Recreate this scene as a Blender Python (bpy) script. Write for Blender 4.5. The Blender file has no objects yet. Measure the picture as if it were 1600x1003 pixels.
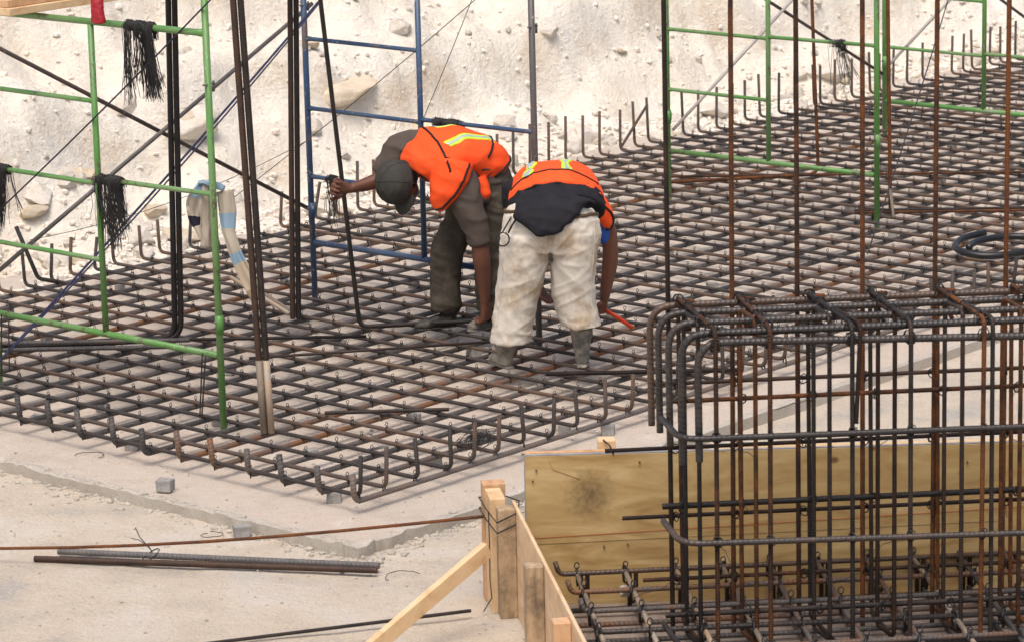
import bpy, bmesh, math, random
import numpy as np
from mathutils import Vector, noise
random.seed(7); rng = np.random.default_rng(7)
PI = math.pi
scene = bpy.context.scene
col = scene.collection

# ------------------------------------------------------------------ camera
cam_d = bpy.data.cameras.new('camera'); cam = bpy.data.objects.new('camera', cam_d); col.objects.link(cam)
R_ = (0.751728, 0.659094, -0.022369); U_ = (-0.130662, 0.182103, 0.974559); F_ = (-0.646400, 0.729681, -0.223010)
CAM = (13.394, -13.704, 5.536)
from mathutils import Matrix
cam.matrix_world = Matrix(((R_[0], U_[0], -F_[0], CAM[0]), (R_[1], U_[1], -F_[1], CAM[1]), (R_[2], U_[2], -F_[2], CAM[2]), (0, 0, 0, 1)))
cam_d.sensor_width = 36; cam_d.sensor_fit = 'HORIZONTAL'; cam_d.lens = 117.34
cam_d.dof.use_dof = True; cam_d.dof.focus_distance = 23.0; cam_d.dof.aperture_fstop = 7.0
cam_d.clip_start = 0.5; cam_d.clip_end = 2000
scene.camera = cam
# ------------------------------------------------------------------ sky, sun, exposure
SUN_EL, SUN_AZ = math.radians(66), math.radians(150)     # azimuth from +Y clockwise
world = bpy.data.worlds.new('World'); scene.world = world; world.use_nodes = True
wn = world.node_tree; bg = wn.nodes['Background']
sky = wn.nodes.new('ShaderNodeTexSky'); sky.sky_type = 'NISHITA'; sky.sun_disc = False
sky.sun_elevation = SUN_EL; sky.sun_rotation = SUN_AZ; sky.dust_density = 6.0; sky.air_density = 1.0; sky.ozone_density = 1.0
wn.links.new(sky.outputs[0], bg.inputs[0]); bg.inputs[1].default_value = 0.15
sd = bpy.data.lights.new('sun', 'SUN'); sd.energy = 1.5; sd.angle = math.radians(28); sd.color = (1.0, 0.935, 0.85)
so = bpy.data.objects.new('sun', sd); col.objects.link(so)
sdir = Vector((math.sin(SUN_AZ) * math.cos(SUN_EL), math.cos(SUN_AZ) * math.cos(SUN_EL), math.sin(SUN_EL)))
so.rotation_euler = sdir.to_track_quat('Z', 'Y').to_euler()
scene.view_settings.view_transform = 'Standard'; scene.view_settings.look = 'None'
scene.view_settings.gamma = 1; scene.view_settings.exposure = 0.24; scene.view_settings.use_curve_mapping = False

# ------------------------------------------------------------------ helpers
def V(p): return np.asarray(p, float)
def tag(o, label=None, cat=None, group=None, kind=None):
    if label: o['label'] = label
    if cat: o['category'] = cat
    if group: o['group'] = group
    if kind: o['kind'] = kind
    return o
def mesh(name, verts, faces, mats, smooth=True, attrs=None, mi=None):
    m = bpy.data.meshes.new(name)
    m.from_pydata([tuple(map(float, v)) for v in verts], [], faces)
    for mt in (mats if isinstance(mats, (list, tuple)) else [mats]): m.materials.append(mt)
    if attrs:
        for k, a in attrs.items():
            at = m.attributes.new(k, 'FLOAT', 'POINT'); at.data.foreach_set('value', np.asarray(a, np.float32))
    if smooth: m.polygons.foreach_set('use_smooth', np.ones(len(m.polygons), bool))
    if mi is not None: m.polygons.foreach_set('material_index', np.asarray(mi, np.int32))
    m.update()
    return m
def add(name, me, parent=None, loc=None, rot=None):
    o = bpy.data.objects.new(name, me); col.objects.link(o)
    if parent: o.parent = parent
    if loc is not None: o.location = tuple(map(float, loc))
    if rot is not None: o.rotation_euler = rot
    return o
def empty(name, label=None, cat=None, group=None, loc=(0, 0, 0)):
    o = bpy.data.objects.new(name, None); col.objects.link(o); o.location = tuple(map(float, loc)); o.empty_display_size = .1
    return tag(o, label, cat, group)
class G:
    """collects geometry"""
    def __init__(s): s.v = []; s.f = []; s.al = []; s.an = []; s.mi = []; s.n = 0
    def put(s, v, f, al=None, an=None, mi=0):
        k = s.n; s.v.extend(v); s.n += len(v)
        s.f.extend([tuple(i + k for i in q) for q in f])
        s.al.extend(al if al is not None else [0] * len(v)); s.an.extend(an if an is not None else [0] * len(v)); s.mi.extend([mi] * len(f))
        return s
    def mesh(s, name, mats, smooth=True): return mesh(name, s.v, s.f, mats, smooth, {'al': s.al, 'an': s.an}, s.mi)
    def add(s, name, mats, parent=None, smooth=True, loc=None, rot=None): return add(name, s.mesh(name, mats, smooth), parent, loc, rot)
def fillet(pts, rad, seg=6):
    pts = [V(p) for p in pts]; out = [pts[0]]
    for a, b, c in zip(pts, pts[1:], pts[2:]):
        d1 = a - b; d2 = c - b; l1 = np.linalg.norm(d1); l2 = np.linalg.norm(d2); d1 = d1 / l1; d2 = d2 / l2
        r = min(rad, l1 * .45, l2 * .45); p1 = b + d1 * r; p2 = b + d2 * r
        for i in range(seg + 1):
            t = i / seg; out.append((1 - t) ** 2 * p1 + 2 * t * (1 - t) * b + t * t * p2)
    out.append(pts[-1]); return out
def resample(pts, step):
    pts = V(pts); d = np.r_[0, np.cumsum(np.linalg.norm(np.diff(pts, axis=0), axis=1))]
    n = max(2, int(d[-1] / step) + 1); t = np.linspace(0, d[-1], n)
    return np.c_[[np.interp(t, d, pts[:, k]) for k in range(3)]].T
def tube(pts, r, sides=8, cap=True, rib=0):
    """tube along a path; al = metres along, an = cos of the angle round it; rib > 0 models real ribs"""
    if rib: pts = resample(pts, rib / 2)
    pts = V(pts); n = len(pts)
    rr = np.full(n, r, float) if np.isscalar(r) else V(r).copy()
    if rib: rr[1:-1:2] *= 1.015; rr[0:n:2] *= .985
    T = np.gradient(pts, axis=0); T /= np.linalg.norm(T, axis=1)[:, None] + 1e-12
    ref = V((0, 0, 1)) if abs(T[0][2]) < .8 else V((1, 0, 0))
    N = np.cross(T[0], ref); N /= np.linalg.norm(N)
    al = np.r_[0, np.cumsum(np.linalg.norm(np.diff(pts, axis=0), axis=1))]
    vs, A, An = [], [], []
    th = np.arange(sides) * 2 * PI / sides; cs, sn = np.cos(th), np.sin(th)
    for i in range(n):
        N = N - T[i] * (N @ T[i]); N /= np.linalg.norm(N) + 1e-12; B = np.cross(T[i], N)
        vs.append(pts[i] + rr[i] * (cs[:, None] * N + sn[:, None] * B)); A += [al[i]] * sides; An += list(sn)
    vs = list(np.concatenate(vs))
    f = [(i * sides + k, i * sides + (k + 1) % sides, (i + 1) * sides + (k + 1) % sides, (i + 1) * sides + k) for i in range(n - 1) for k in range(sides)]
    if cap: f += [tuple(range(sides))[::-1], tuple(range((n - 1) * sides, n * sides))]
    return vs, f, A, An
def tubeobj(name, pts, r, mat, parent=None, sides=8, rib=0, cap=True):
    return G().put(*tube(pts, r, sides, cap, rib)).add(name, mat, parent)
def box(a, b, jit=0):
    (x0, y0, z0), (x1, y1, z1) = a, b
    v = [(x0, y0, z0), (x1, y0, z0), (x1, y1, z0), (x0, y1, z0), (x0, y0, z1), (x1, y0, z1), (x1, y1, z1), (x0, y1, z1)]
    if jit: v = [tuple(c + random.uniform(-jit, jit) for c in p) for p in v]
    return v, [(0, 3, 2, 1), (4, 5, 6, 7), (0, 1, 5, 4), (1, 2, 6, 5), (2, 3, 7, 6), (3, 0, 4, 7)]
def obox(o, ax, ay, az):
    """box from corner o and three edge vectors"""
    o, ax, ay, az = V(o), V(ax), V(ay), V(az)
    v = [o, o + ax, o + ax + ay, o + ay, o + az, o + ax + az, o + ax + ay + az, o + ay + az]
    f = [(0, 3, 2, 1), (4, 5, 6, 7), (0, 1, 5, 4), (1, 2, 6, 5), (2, 3, 7, 6), (3, 0, 4, 7)]
    if np.dot(np.cross(ax, ay), az) < 0: f = [q[::-1] for q in f]
    return v, f
def bevel_mesh(name, v, f, mats, w=.004, seg=1):
    bm = bmesh.new(); vs = [bm.verts.new(tuple(map(float, p))) for p in v]
    for q in f: bm.faces.new([vs[i] for i in q])
    bmesh.ops.recalc_face_normals(bm, faces=bm.faces)
    bmesh.ops.bevel(bm, geom=list(bm.edges), offset=w, segments=seg, affect='EDGES', profile=.5)
    m = bpy.data.meshes.new(name); bm.to_mesh(m); bm.free(); m.materials.append(mats)
    return m
def loft(rings, n=22):
    v, f = [], []
    th = np.arange(n) * 2 * PI / n
    for c, a, b in rings:
        v += list(V(c) + np.cos(th)[:, None] * V(a) + np.sin(th)[:, None] * V(b))
    k = len(rings)
    f = [(i * n + j, i * n + (j + 1) % n, (i + 1) * n + (j + 1) % n, (i + 1) * n + j) for i in range(k - 1) for j in range(n)]
    v += [V(rings[0][0]), V(rings[-1][0])]
    f += [(j, k * n, (j + 1) % n) for j in range(n)] + [((k - 1) * n + j, (k - 1) * n + (j + 1) % n, k * n + 1) for j in range(n)]
    return v, f
_ico = None
def sphere(c, r, sub=2):
    bm = bmesh.new(); bmesh.ops.create_icosphere(bm, subdivisions=sub, radius=1)
    r = V(r if not np.isscalar(r) else (r, r, r))
    v = [V(c) + V(p.co) * r for p in bm.verts]; f = [tuple(q.index for q in p.verts) for p in bm.faces]; bm.free()
    return v, f
def chain(pr, n=14):
    """tapered capsules through (point, radius)"""
    out = []
    for (p, r) in pr: out.append(sphere(p, r))
    for (p, r), (q, s) in zip(pr, pr[1:]):
        out.append(tube([p, q], [r, s], n)[:2])
    return out
def limb(pr, n=16):
    """smooth tapered limb through (point, radius)"""
    P = [V(p) for p, r in pr]; Rr = [r for p, r in pr]; P = [2 * P[0] - P[1]] + P + [2 * P[-1] - P[-2]]; Rr = [Rr[0]] + Rr + [Rr[-1]]
    pts, rs = [], []
    for i in range(1, len(P) - 2):
        for k in range(6):
            t = k / 6; c = lambda a, b, c_, d: .5 * (2 * b + (c_ - a) * t + (2 * a - 5 * b + 4 * c_ - d) * t * t + (3 * b - a - 3 * c_ + d) * t ** 3)
            pts.append(c(P[i - 1], P[i], P[i + 1], P[i + 2])); rs.append(c(Rr[i - 1], Rr[i], Rr[i + 1], Rr[i + 2]))
    pts.append(P[-2]); rs.append(Rr[-2])
    return [tube(pts, rs, n)[:2], sphere(pr[0][0], pr[0][1] * .98), sphere(pr[-1][0], pr[-1][1] * .98)]
def limb_open(pr, n=18): return limb(pr, n)[:2]
def remesh(geoms, voxel, smooth=4, fac=.5):
    g = G()
    for v, f in geoms: g.put(v, f)
    m = mesh('tmp', g.v, g.f, [], False)
    bm = bmesh.new(); bm.from_mesh(m); bmesh.ops.recalc_face_normals(bm, faces=bm.faces); bm.to_mesh(m); bm.free()
    o = bpy.data.objects.new('tmp', m); col.objects.link(o)
    md = o.modifiers.new('r', 'REMESH'); md.mode = 'VOXEL'; md.voxel_size = voxel
    if smooth: ms = o.modifiers.new('s', 'SMOOTH'); ms.factor = fac; ms.iterations = smooth
    dg = bpy.context.evaluated_depsgraph_get(); me = bpy.data.meshes.new_from_object(o.evaluated_get(dg))
    bpy.data.objects.remove(o); bpy.data.meshes.remove(m)
    return me
def finish(name, me, mat, parent, disp=None):
    """name a remeshed surface, fold it with disp(p, n) and link it"""
    if disp:
        n = len(me.vertices); co = np.empty(n * 3); no = np.empty(n * 3)
        me.vertices.foreach_get('co', co); me.vertices.foreach_get('normal', no); co = co.reshape(-1, 3); no = no.reshape(-1, 3)
        d = np.array([disp(p) for p in co]); co = co + no * d[:, None]; me.vertices.foreach_set('co', co.ravel())
    me.materials.clear(); me.materials.append(mat); me.polygons.foreach_set('use_smooth', np.ones(len(me.polygons), bool)); me.update()
    me.name = name
    return add(name, me, parent)
def nz(p, s, o=0): return noise.noise(Vector((float(p[0]) * s + o, float(p[1]) * s, float(p[2]) * s)))
def fbm(p, s, oct=4, o=0): return noise.fractal(Vector((float(p[0]) * s + o, float(p[1]) * s, float(p[2]) * s)), 1.0, 2.0, oct)

# ------------------------------------------------------------------ materials
class NT:
    def __init__(s, name):
        s.m = bpy.data.materials.new(name); s.m.use_nodes = True; s.t = s.m.node_tree; s.b = s.t.nodes['Principled BSDF']
        s.tc = s.t.nodes.new('ShaderNodeTexCoord'); s.oi = s.t.nodes.new('ShaderNodeObjectInfo')
    def n(s, ty, **k):
        x = s.t.nodes.new(ty)
        for a, b in k.items(): setattr(x, a, b)
        return x
    def l(s, a, b): s.t.links.new(a, b)
    def coord(s, stretch=(1, 1, 1), rnd=True):
        mp = s.n('ShaderNodeMapping'); s.l(s.tc.outputs['Object'], mp.inputs[0]); mp.inputs['Scale'].default_value = stretch
        if rnd:
            mu = s.n('ShaderNodeMath', operation='MULTIPLY'); s.l(s.oi.outputs['Random'], mu.inputs[0]); mu.inputs[1].default_value = 37
            cb = s.n('ShaderNodeCombineXYZ'); s.l(mu.outputs[0], cb.inputs[0]); s.l(mu.outputs[0], cb.inputs[1]); s.l(cb.outputs[0], mp.inputs['Location'])
        return mp.outputs[0]
    def noise(s, scale, detail=4, rough=.55, vec=None, dist=0):
        x = s.n('ShaderNodeTexNoise'); x.inputs['Scale'].default_value = scale; x.inputs['Detail'].default_value = detail; x.inputs['Roughness'].default_value = rough
        x.inputs['Distortion'].default_value = dist
        s.l(vec if vec is not None else s.coord(), x.inputs['Vector']); return x.outputs['Fac']
    def ramp(s, fac, stops, interp='LINEAR'):
        x = s.n('ShaderNodeValToRGB'); cr = x.color_ramp; cr.interpolation = interp
        while len(cr.elements) < len(stops): cr.elements.new(.5)
        for e, (p, c) in zip(cr.elements, stops):
            e.position = p; e.color = (*c, 1) if len(c) == 3 else c
        s.l(fac, x.inputs[0]); return x.outputs[0]
    def gray(s, fac, a, b): return s.ramp(fac, [(a, (0, 0, 0)), (b, (1, 1, 1))])
    def mix(s, fac, a, b, mode='MIX'):
        x = s.n('ShaderNodeMixRGB', blend_type=mode)
        for i, q in enumerate((fac, a, b)):
            if isinstance(q, (int, float)): x.inputs[i].default_value = q
            elif isinstance(q, tuple): x.inputs[i].default_value = (*q, 1)
            else: s.l(q, x.inputs[i])
        return x.outputs[0]
    def math(s, op, a, b=None):
        x = s.n('ShaderNodeMath', operation=op)
        for i, q in enumerate((a, b)):
            if q is None: continue
            if isinstance(q, (int, float)): x.inputs[i].default_value = q
            else: s.l(q, x.inputs[i])
        return x.outputs[0]
    def attr(s, name):
        x = s.n('ShaderNodeAttribute'); x.attribute_name = name; return x.outputs['Fac']
    def bump(s, h, dist=.01, strength=1., prev=None):
        x = s.n('ShaderNodeBump'); x.inputs['Distance'].default_value = dist; x.inputs['Strength'].default_value = strength; s.l(h, x.inputs['Height'])
        if prev is not None: s.l(prev, x.inputs['Normal'])
        return x.outputs[0]
    def out(s, color=None, rough=.8, normal=None, spec=.3, metal=0):
        if color is not None:
            if isinstance(color, tuple): s.b.inputs['Base Color'].default_value = (*color, 1)
            else: s.l(color, s.b.inputs['Base Color'])
        if isinstance(rough, (int, float)): s.b.inputs['Roughness'].default_value = rough
        else: s.l(rough, s.b.inputs['Roughness'])
        s.b.inputs['Specular IOR Level'].default_value = spec; s.b.inputs['Metallic'].default_value = metal
        if normal is not None: s.l(normal, s.b.inputs['Normal'])
        return s.m
def m_rebar(name, dark, mid, rust, amt, rib=.018, depth=.004, dust=.0, spec=.5, rough=.5):
    t = NT(name); c = t.coord()
    n1 = t.noise(7, 5, .65, c); n2 = t.noise(45, 3, .6, c)
    f = t.math('ADD', t.math('MULTIPLY', n1, .75), t.math('MULTIPLY', n2, .25))
    f = t.math('ADD', f, t.math('MULTIPLY', t.math('SUBTRACT', t.oi.outputs['Random'], .5), .44))
    colr = t.ramp(f, [(.34, dark), (.52, mid), (.52 + amt, rust)])
    if dust:
        d = t.noise(30, 5, .75, c, .3); colr = t.mix(t.gray(d, .66, .74), colr, (.5, .46, .42))
    al = t.attr('al'); an = t.attr('an')
    ph = t.math('ADD', t.math('MULTIPLY', al, 2 * PI / rib), t.math('MULTIPLY', t.math('ABSOLUTE', an), 2.6))
    s = t.math('POWER', t.math('ADD', t.math('MULTIPLY', t.math('SINE', ph), .5), .5), 3)
    nb = t.bump(s, depth, .65); nb = t.bump(n2, .0015, .6, nb)
    return t.out(colr, rough, nb, spec)
M = {}
M['bar_a'] = m_rebar('rebar_brown', (.040, .033, .030), (.080, .062, .053), (.125, .075, .048), .25, spec=.3, rough=.6)
M['bar_b'] = m_rebar('rebar_grey', (.052, .048, .047), (.105, .094, .088), (.19, .085, .035), .24, .026, .0035, spec=.35, rough=.55)
M['bar_rust'] = m_rebar('rebar_rusty', (.016, .010, .008), (.040, .020, .012), (.16, .055, .015), .22, .014, .003, spec=.25, rough=.65)
M['bar_dark'] = m_rebar('rebar_dark', (.013, .011, .010), (.027, .021, .018), (.070, .036, .022), .3, .016, .0025, spec=.3)
M['bar_cage'] = m_rebar('rebar_scaled', (.020, .017, .016), (.040, .033, .030), (.095, .055, .034), .28, .026, .0022, dust=1, spec=.5, rough=.42)
M['bar_edge'] = m_rebar('rebar_grey_edge', (.085, .08, .08), (.13, .122, .12), (.16, .12, .095), .3, .026, .004, spec=.35, rough=.55)
M['bar_cement'] = m_rebar('rebar_cement_coated', (.20, .16, .12), (.36, .31, .25), (.45, .28, .15), .25, .016, .0015)
t = NT('black_wire'); M['wire'] = t.out((.022, .021, .021), .55, None, .4)
def m_paint(name, c, worn, scratch, amt=.62):
    t = NT(name); v = t.coord((1, 1, .35)); n1 = t.noise(9, 6, .7, v); n2 = t.noise(2.2, 4, .6, v); n3 = t.noise(60, 3, .7)
    cc = t.mix(t.gray(n2, .42, .68), c, worn)
    cc = t.mix(t.gray(t.noise(28, 5, .75), .62, .68), cc, (.42, .40, .35))
    cc = t.mix(t.gray(t.math('ADD', t.math('MULTIPLY', n1, .7), t.math('MULTIPLY', n3, .3)), amt, amt + .05), cc, scratch)
    return t.out(cc, .42, t.bump(n3, .001, .5), .45)
M['green'] = m_paint('green_scaffold_paint', (.085, .235, .05), (.17, .28, .12), (.10, .075, .05), .55)
M['green2'] = m_paint('green_scaffold_paint_dusty', (.10, .26, .06), (.20, .29, .15), (.28, .30, .22), .56)
M['blue'] = m_paint('blue_scaffold_paint', (.028, .068, .15), (.06, .10, .165), (.15, .11, .09), .55)
M['steel'] = m_paint('grey_pipe', (.085, .078, .075), (.14, .12, .11), (.10, .05, .03), .6)
M['galv'] = m_paint('pale_pipe', (.40, .37, .34), (.30, .26, .23), (.14, .08, .05), .62)
M['pipe_rust'] = m_paint('brown_pipe', (.05, .037, .034), (.09, .055, .045), (.13, .05, .03), .58)
def m_stone(name, stops, s1, bs, bd, s2=60):
    t = NT(name); v = t.coord(rnd=False); n1 = t.noise(s1, 6, .6, v); n2 = t.noise(s2, 4, .7, v); n3 = t.noise(s1 * .23, 3, .5, v)
    f = t.math('ADD', t.math('MULTIPLY', n1, .45), t.math('ADD', t.math('MULTIPLY', n2, .2), t.math('MULTIPLY', n3, .35)))
    sp = t.ramp(t.noise(95, 3, .8, v), [(.34, (.66, .64, .62)), (.47, (.97, .97, .97)), (.60, (1, 1, 1)), (.68, (1.0, 1.0, 1.0))])
    cc = t.mix(.85, t.ramp(f, stops), sp, 'MULTIPLY')
    nb = t.bump(t.noise(bs * .2, 4, .6, v), bd * 2.2, .5); nb = t.bump(t.noise(bs, 8, .75, v), bd, .9, nb)
    return t.out(cc, .92, nb, .15)
M['slab'] = m_stone('lean_concrete', [(.34, (.42, .345, .285)), (.43, (.53, .455, .38)), (.49, (.59, .515, .44)), (.55, (.57, .475, .395)), (.62, (.65, .59, .52))], 2.4, 30, .02, 45)
M['ground'] = m_stone('sandy_ground', [(.36, (.40, .38, .35)), (.43, (.52, .475, .415)), (.475, (.62, .53, .425)), (.52, (.66, .57, .465)), (.59, (.68, .615, .535)), (.70, (.56, .54, .50))], 1.9, 30, .03, 40)
t = NT('limestone_spoil'); v = t.coord(rnd=False); n1 = t.noise(1.3, 6, .6, v); n2 = t.noise(30, 4, .7, v); n3 = t.noise(.35, 3, .5, v)
f_ = t.math('ADD', t.math('MULTIPLY', n1, .45), t.math('ADD', t.math('MULTIPLY', n2, .25), t.math('MULTIPLY', n3, .30)))
cc = t.ramp(f_, [(.33, (.75, .64, .50)), (.42, (.82, .73, .61)), (.48, (.85, .78, .67)), (.56, (.87, .81, .71)), (.68, (.88, .84, .77))])
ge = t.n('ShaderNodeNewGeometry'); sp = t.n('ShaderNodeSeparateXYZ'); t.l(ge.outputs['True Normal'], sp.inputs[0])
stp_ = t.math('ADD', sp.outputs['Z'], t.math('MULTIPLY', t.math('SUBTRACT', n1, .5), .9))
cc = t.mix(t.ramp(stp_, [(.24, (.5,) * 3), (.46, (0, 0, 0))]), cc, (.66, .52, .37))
vo = t.n('ShaderNodeTexVoronoi'); vo.inputs['Scale'].default_value = 19; t.l(v, vo.inputs['Vector']); vo2 = t.n('ShaderNodeTexVoronoi'); vo2.inputs['Scale'].default_value = 47; t.l(v, vo2.inputs['Vector'])
hh = t.math('ADD', t.math('MULTIPLY', vo.outputs['Distance'], -.16), t.math('ADD', t.math('MULTIPLY', vo2.outputs['Distance'], -.10), t.noise(16, 8, .72, v)))
cc = t.mix(t.gray(vo2.outputs['Distance'], .0, .9), cc, (.70, .62, .52), 'MULTIPLY') if False else cc
M['lime'] = t.out(cc, .92, t.bump(hh, .055, .9), .15)
M['rock'] = m_stone('limestone_rock', [(.28, (.62, .52, .40)), (.42, (.78, .70, .59)), (.55, (.85, .79, .71)), (.75, (.88, .85, .79))], 3.0, 18, .02)
M['rock_tan'] = m_stone('tan_limestone_rock', [(.28, (.60, .47, .32)), (.45, (.74, .62, .46)), (.6, (.80, .70, .56)), (.75, (.84, .77, .67))], 3.0, 18, .02)
M['block'] = m_stone('grey_mortar', [(.3, (.20, .195, .185)), (.5, (.31, .30, .285)), (.7, (.43, .42, .40))], 14, 90, .004, 120)
M['crumb'] = m_stone('mortar_crumbs', [(.3, (.36, .32, .27)), (.5, (.50, .455, .395)), (.7, (.62, .58, .52))], 14, 60, .012)
M['pit_shade'] = m_stone('shaded_lean_concrete', [(.3, (.20, .155, .125)), (.5, (.30, .24, .20)), (.7, (.38, .32, .27))], 4, 40, .01)  # lean concrete with the shade of the deep pit painted into its colour
M['slabface'] = m_stone('slab_face', [(.3, (.34, .31, .26)), (.5, (.45, .41, .35)), (.7, (.54, .50, .44))], 6, 40, .006)
def m_wood(name, a, b, c, stretch, knot=0.0, spec=.25, scale=3., dirt=0):
    t = NT(name); v = t.coord(stretch); n1 = t.noise(scale, 5, .55, v, 1.2); n2 = t.noise(scale * 9, 3, .6, v)
    f = t.math('ADD', t.math('MULTIPLY', n1, .8), t.math('MULTIPLY', n2, .2)); cc = t.ramp(f, [(.32, a), (.5, b), (.68, c)])
    if dirt:
        cc = t.mix(t.math('MULTIPLY', t.gray(t.noise(5, 6, .75), .45, .68), dirt), cc, (.10, .075, .055))
    return t, cc, t.bump(n2, .002, .5)
t, cc, nb = m_wood('lumber', (.52, .33, .17), (.64, .45, .26), (.70, .53, .33), (1, 1, 1), scale=5); M['lumber'] = t.out(cc, .75, nb, .2)
t, cc, nb = m_wood('weathered_lumber', (.24, .17, .11), (.40, .29, .18), (.52, .38, .24), (3, 3, .5), scale=5, dirt=.8); M['lumber_old'] = t.out(cc, .85, nb, .15)
t, cc, nb = m_wood('orange_lumber', (.45, .25, .13), (.58, .35, .19), (.62, .42, .27), (3, 3, .5), scale=5, dirt=.3); M['lumber_or'] = t.out(cc, .8, nb, .15)
def plain(name, c, rough=.8, bs=0, bd=.002, spec=.25, var=.0, dirt=None):
    t = NT(name); cc = c
    if var: cc = t.mix(t.gray(t.noise(9, 5, .6), .3, .7), tuple(x * (1 - var) for x in c), tuple(min(1, x * (1 + var)) for x in c))
    if dirt: cc = t.mix(t.math('MULTIPLY', t.gray(t.noise(dirt[1], 6, .68), dirt[2], dirt[2] + .16), dirt[3]), cc, dirt[0])
    return t.out(cc, rough, t.bump(t.noise(bs, 4, .6), bd, .8) if bs else None, spec)
M['vest'] = plain('orange_vest_cloth', (.90, .088, .018), .75, 60, .002, .2, .06, ((.72, .12, .03), 6, .5, .5))
M['lime_tape'] = plain('lime_reflective_tape', (.50, .78, .045), .5, 0, 0, .4)
M['grey_tape'] = plain('grey_reflective_tape', (.38, .42, .43), .35, 0, 0, .6)
M['black_tape'] = plain('black_binding', (.018, .016, .016), .8)
M['shirt_grey'] = plain('grey_brown_shirt_cloth', (.095, .078, .067), .9, 140, .002, .1, .15)
M['shirt_black'] = plain('black_shirt_cloth', (.020, .020, .024), .9, 140, .002, .12, .2)
M['trouser_dark'] = plain('olive_trouser_cloth', (.058, .050, .040), .92, 160, .002, .1, .2, ((.13, .115, .09), 5, .5, .6))
M['trouser_white'] = plain('dirty_white_trouser_cloth', (.60, .555, .48), .92, 160, .002, .1, .08, ((.38, .285, .18), 4.2, .485, .8))
M['skin'] = plain('brown_skin', (.115, .045, .026), .5, 120, .001, .4, .15)
M['cap'] = plain('charcoal_cap_cloth', (.050, .049, .044), .9, 170, .002, .1, .15)
M['hair'] = plain('black_hair', (.012, .011, .010), .6, 200, .003, .3)
M['boot_grey'] = plain('muddy_grey_boot_rubber', (.13, .125, .11), .75, 30, .003, .2, .2, ((.33, .29, .23), 8, .42, .85))
M['boot_black'] = plain('black_boot_leather', (.016, .015, .014), .55, 60, .002, .4, .2, ((.12, .10, .08), 9, .5, .6))
M['sock_green'] = plain('green_boot_rim', (.05, .12, .07), .6)
M['blue_cloth'] = plain('blue_sleeve_cloth', (.03, .10, .42), .8)
M['red'] = plain('red_rubber', (.30, .010, .018), .55, 40, .002, .4)
M['red_handle'] = plain('orange_red_handle', (.62, .06, .02), .45)
M['belt'] = plain('brown_belt', (.09, .055, .03), .6)
M['hose'] = plain('black_hose_rubber', (.010, .010, .011), .4, 0, 0, .5)
M['rope_blue'] = plain('navy_rope', (.045, .048, .10), .85, 400, .002)
M['rope_dark'] = plain('dark_rope', (.035, .032, .05), .85, 400, .002)
M['eye'] = plain('eye_white', (.55, .5, .45), .3)
M['chalk_red'] = plain('red_chalk', (.45, .12, .06), .9)
M['pencil'] = plain('pencil_line', (.12, .09, .06), .9)
# plywood: long wavy figure, knots, a dark form-oil smear
t = NT('plywood_face'); v = t.coord((.55, .55, 2.4), False); n1 = t.noise(2.4, 4, .5, v, 2.2); n2 = t.noise(40, 3, .6, t.coord((.4, .4, 3), False))
cc = t.ramp(t.math('ADD', t.math('MULTIPLY', n1, .85), t.math('MULTIPLY', n2, .15)), [(.28, (.30, .18, .065)), (.42, (.42, .28, .115)), (.55, (.49, .345, .155)), (.68, (.57, .42, .215))])
vo = t.n('ShaderNodeTexVoronoi'); vo.inputs['Scale'].default_value = 2.3; t.l(t.coord((1, 1, 1.3), False), vo.inputs['Vector'])
cc = t.mix(t.ramp(vo.outputs['Distance'], [(.035, (.85,) * 3), (.075, (0, 0, 0))]), cc, (.12, .045, .015))
mp = t.n('ShaderNodeMapping'); t.l(t.tc.outputs['Object'], mp.inputs[0]); mp.inputs['Location'].default_value = (-.275, -.22, -.57); mp.vector_type = 'POINT'
ln = t.n('ShaderNodeVectorMath', operation='LENGTH'); t.l(mp.outputs[0], ln.inputs[0])
sm = t.math('ADD', ln.outputs['Value'], t.math('MULTIPLY', t.math('SUBTRACT', t.noise(26, 5, .8, t.coord((1, 1, 1), False)), .5), .28))
cc = t.mix(t.ramp(sm, [(.0, (.72,) * 3), (.16, (0, 0, 0))]), cc, (.05, .032, .02))
M['ply'] = t.out(cc, .6, t.bump(n2, .001, .4), .25)
M['ply_edge'] = plain('grey_plywood_edge', (.30, .30, .31), .8, 60, .002, .2, .2)
M['ply_pale'] = m_wood('pale_plywood', (.55, .36, .2), (.66, .47, .28), (.72, .55, .36), (1, 1, 2))[0].m
t, cc, nb = m_wood('pale_plywood_b', (.50, .32, .18), (.62, .44, .27), (.69, .52, .35), (1, 1, 2)); M['ply_pale'] = t.out(cc, .75, nb, .2)
# striped hanging shirt
t = NT('striped_shirt_cloth'); al = t.attr('al')
stp = t.ramp(al, [(0, (.40, .35, .28)), (.16, (.24, .35, .45)), (.30, (.42, .37, .30)), (.40, (.02, .02, .03)), (.455, (.42, .37, .30)), (.56, (.24, .35, .45)), (.63, (.42, .37, .30)), (.75, (.24, .35, .45)), (.80, (.46, .38, .28)), (.93, (.30, .22, .14))], 'CONSTANT')
M['stripe'] = t.out(stp, .9, t.bump(t.noise(120, 3), .002, .6), .1)

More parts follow.
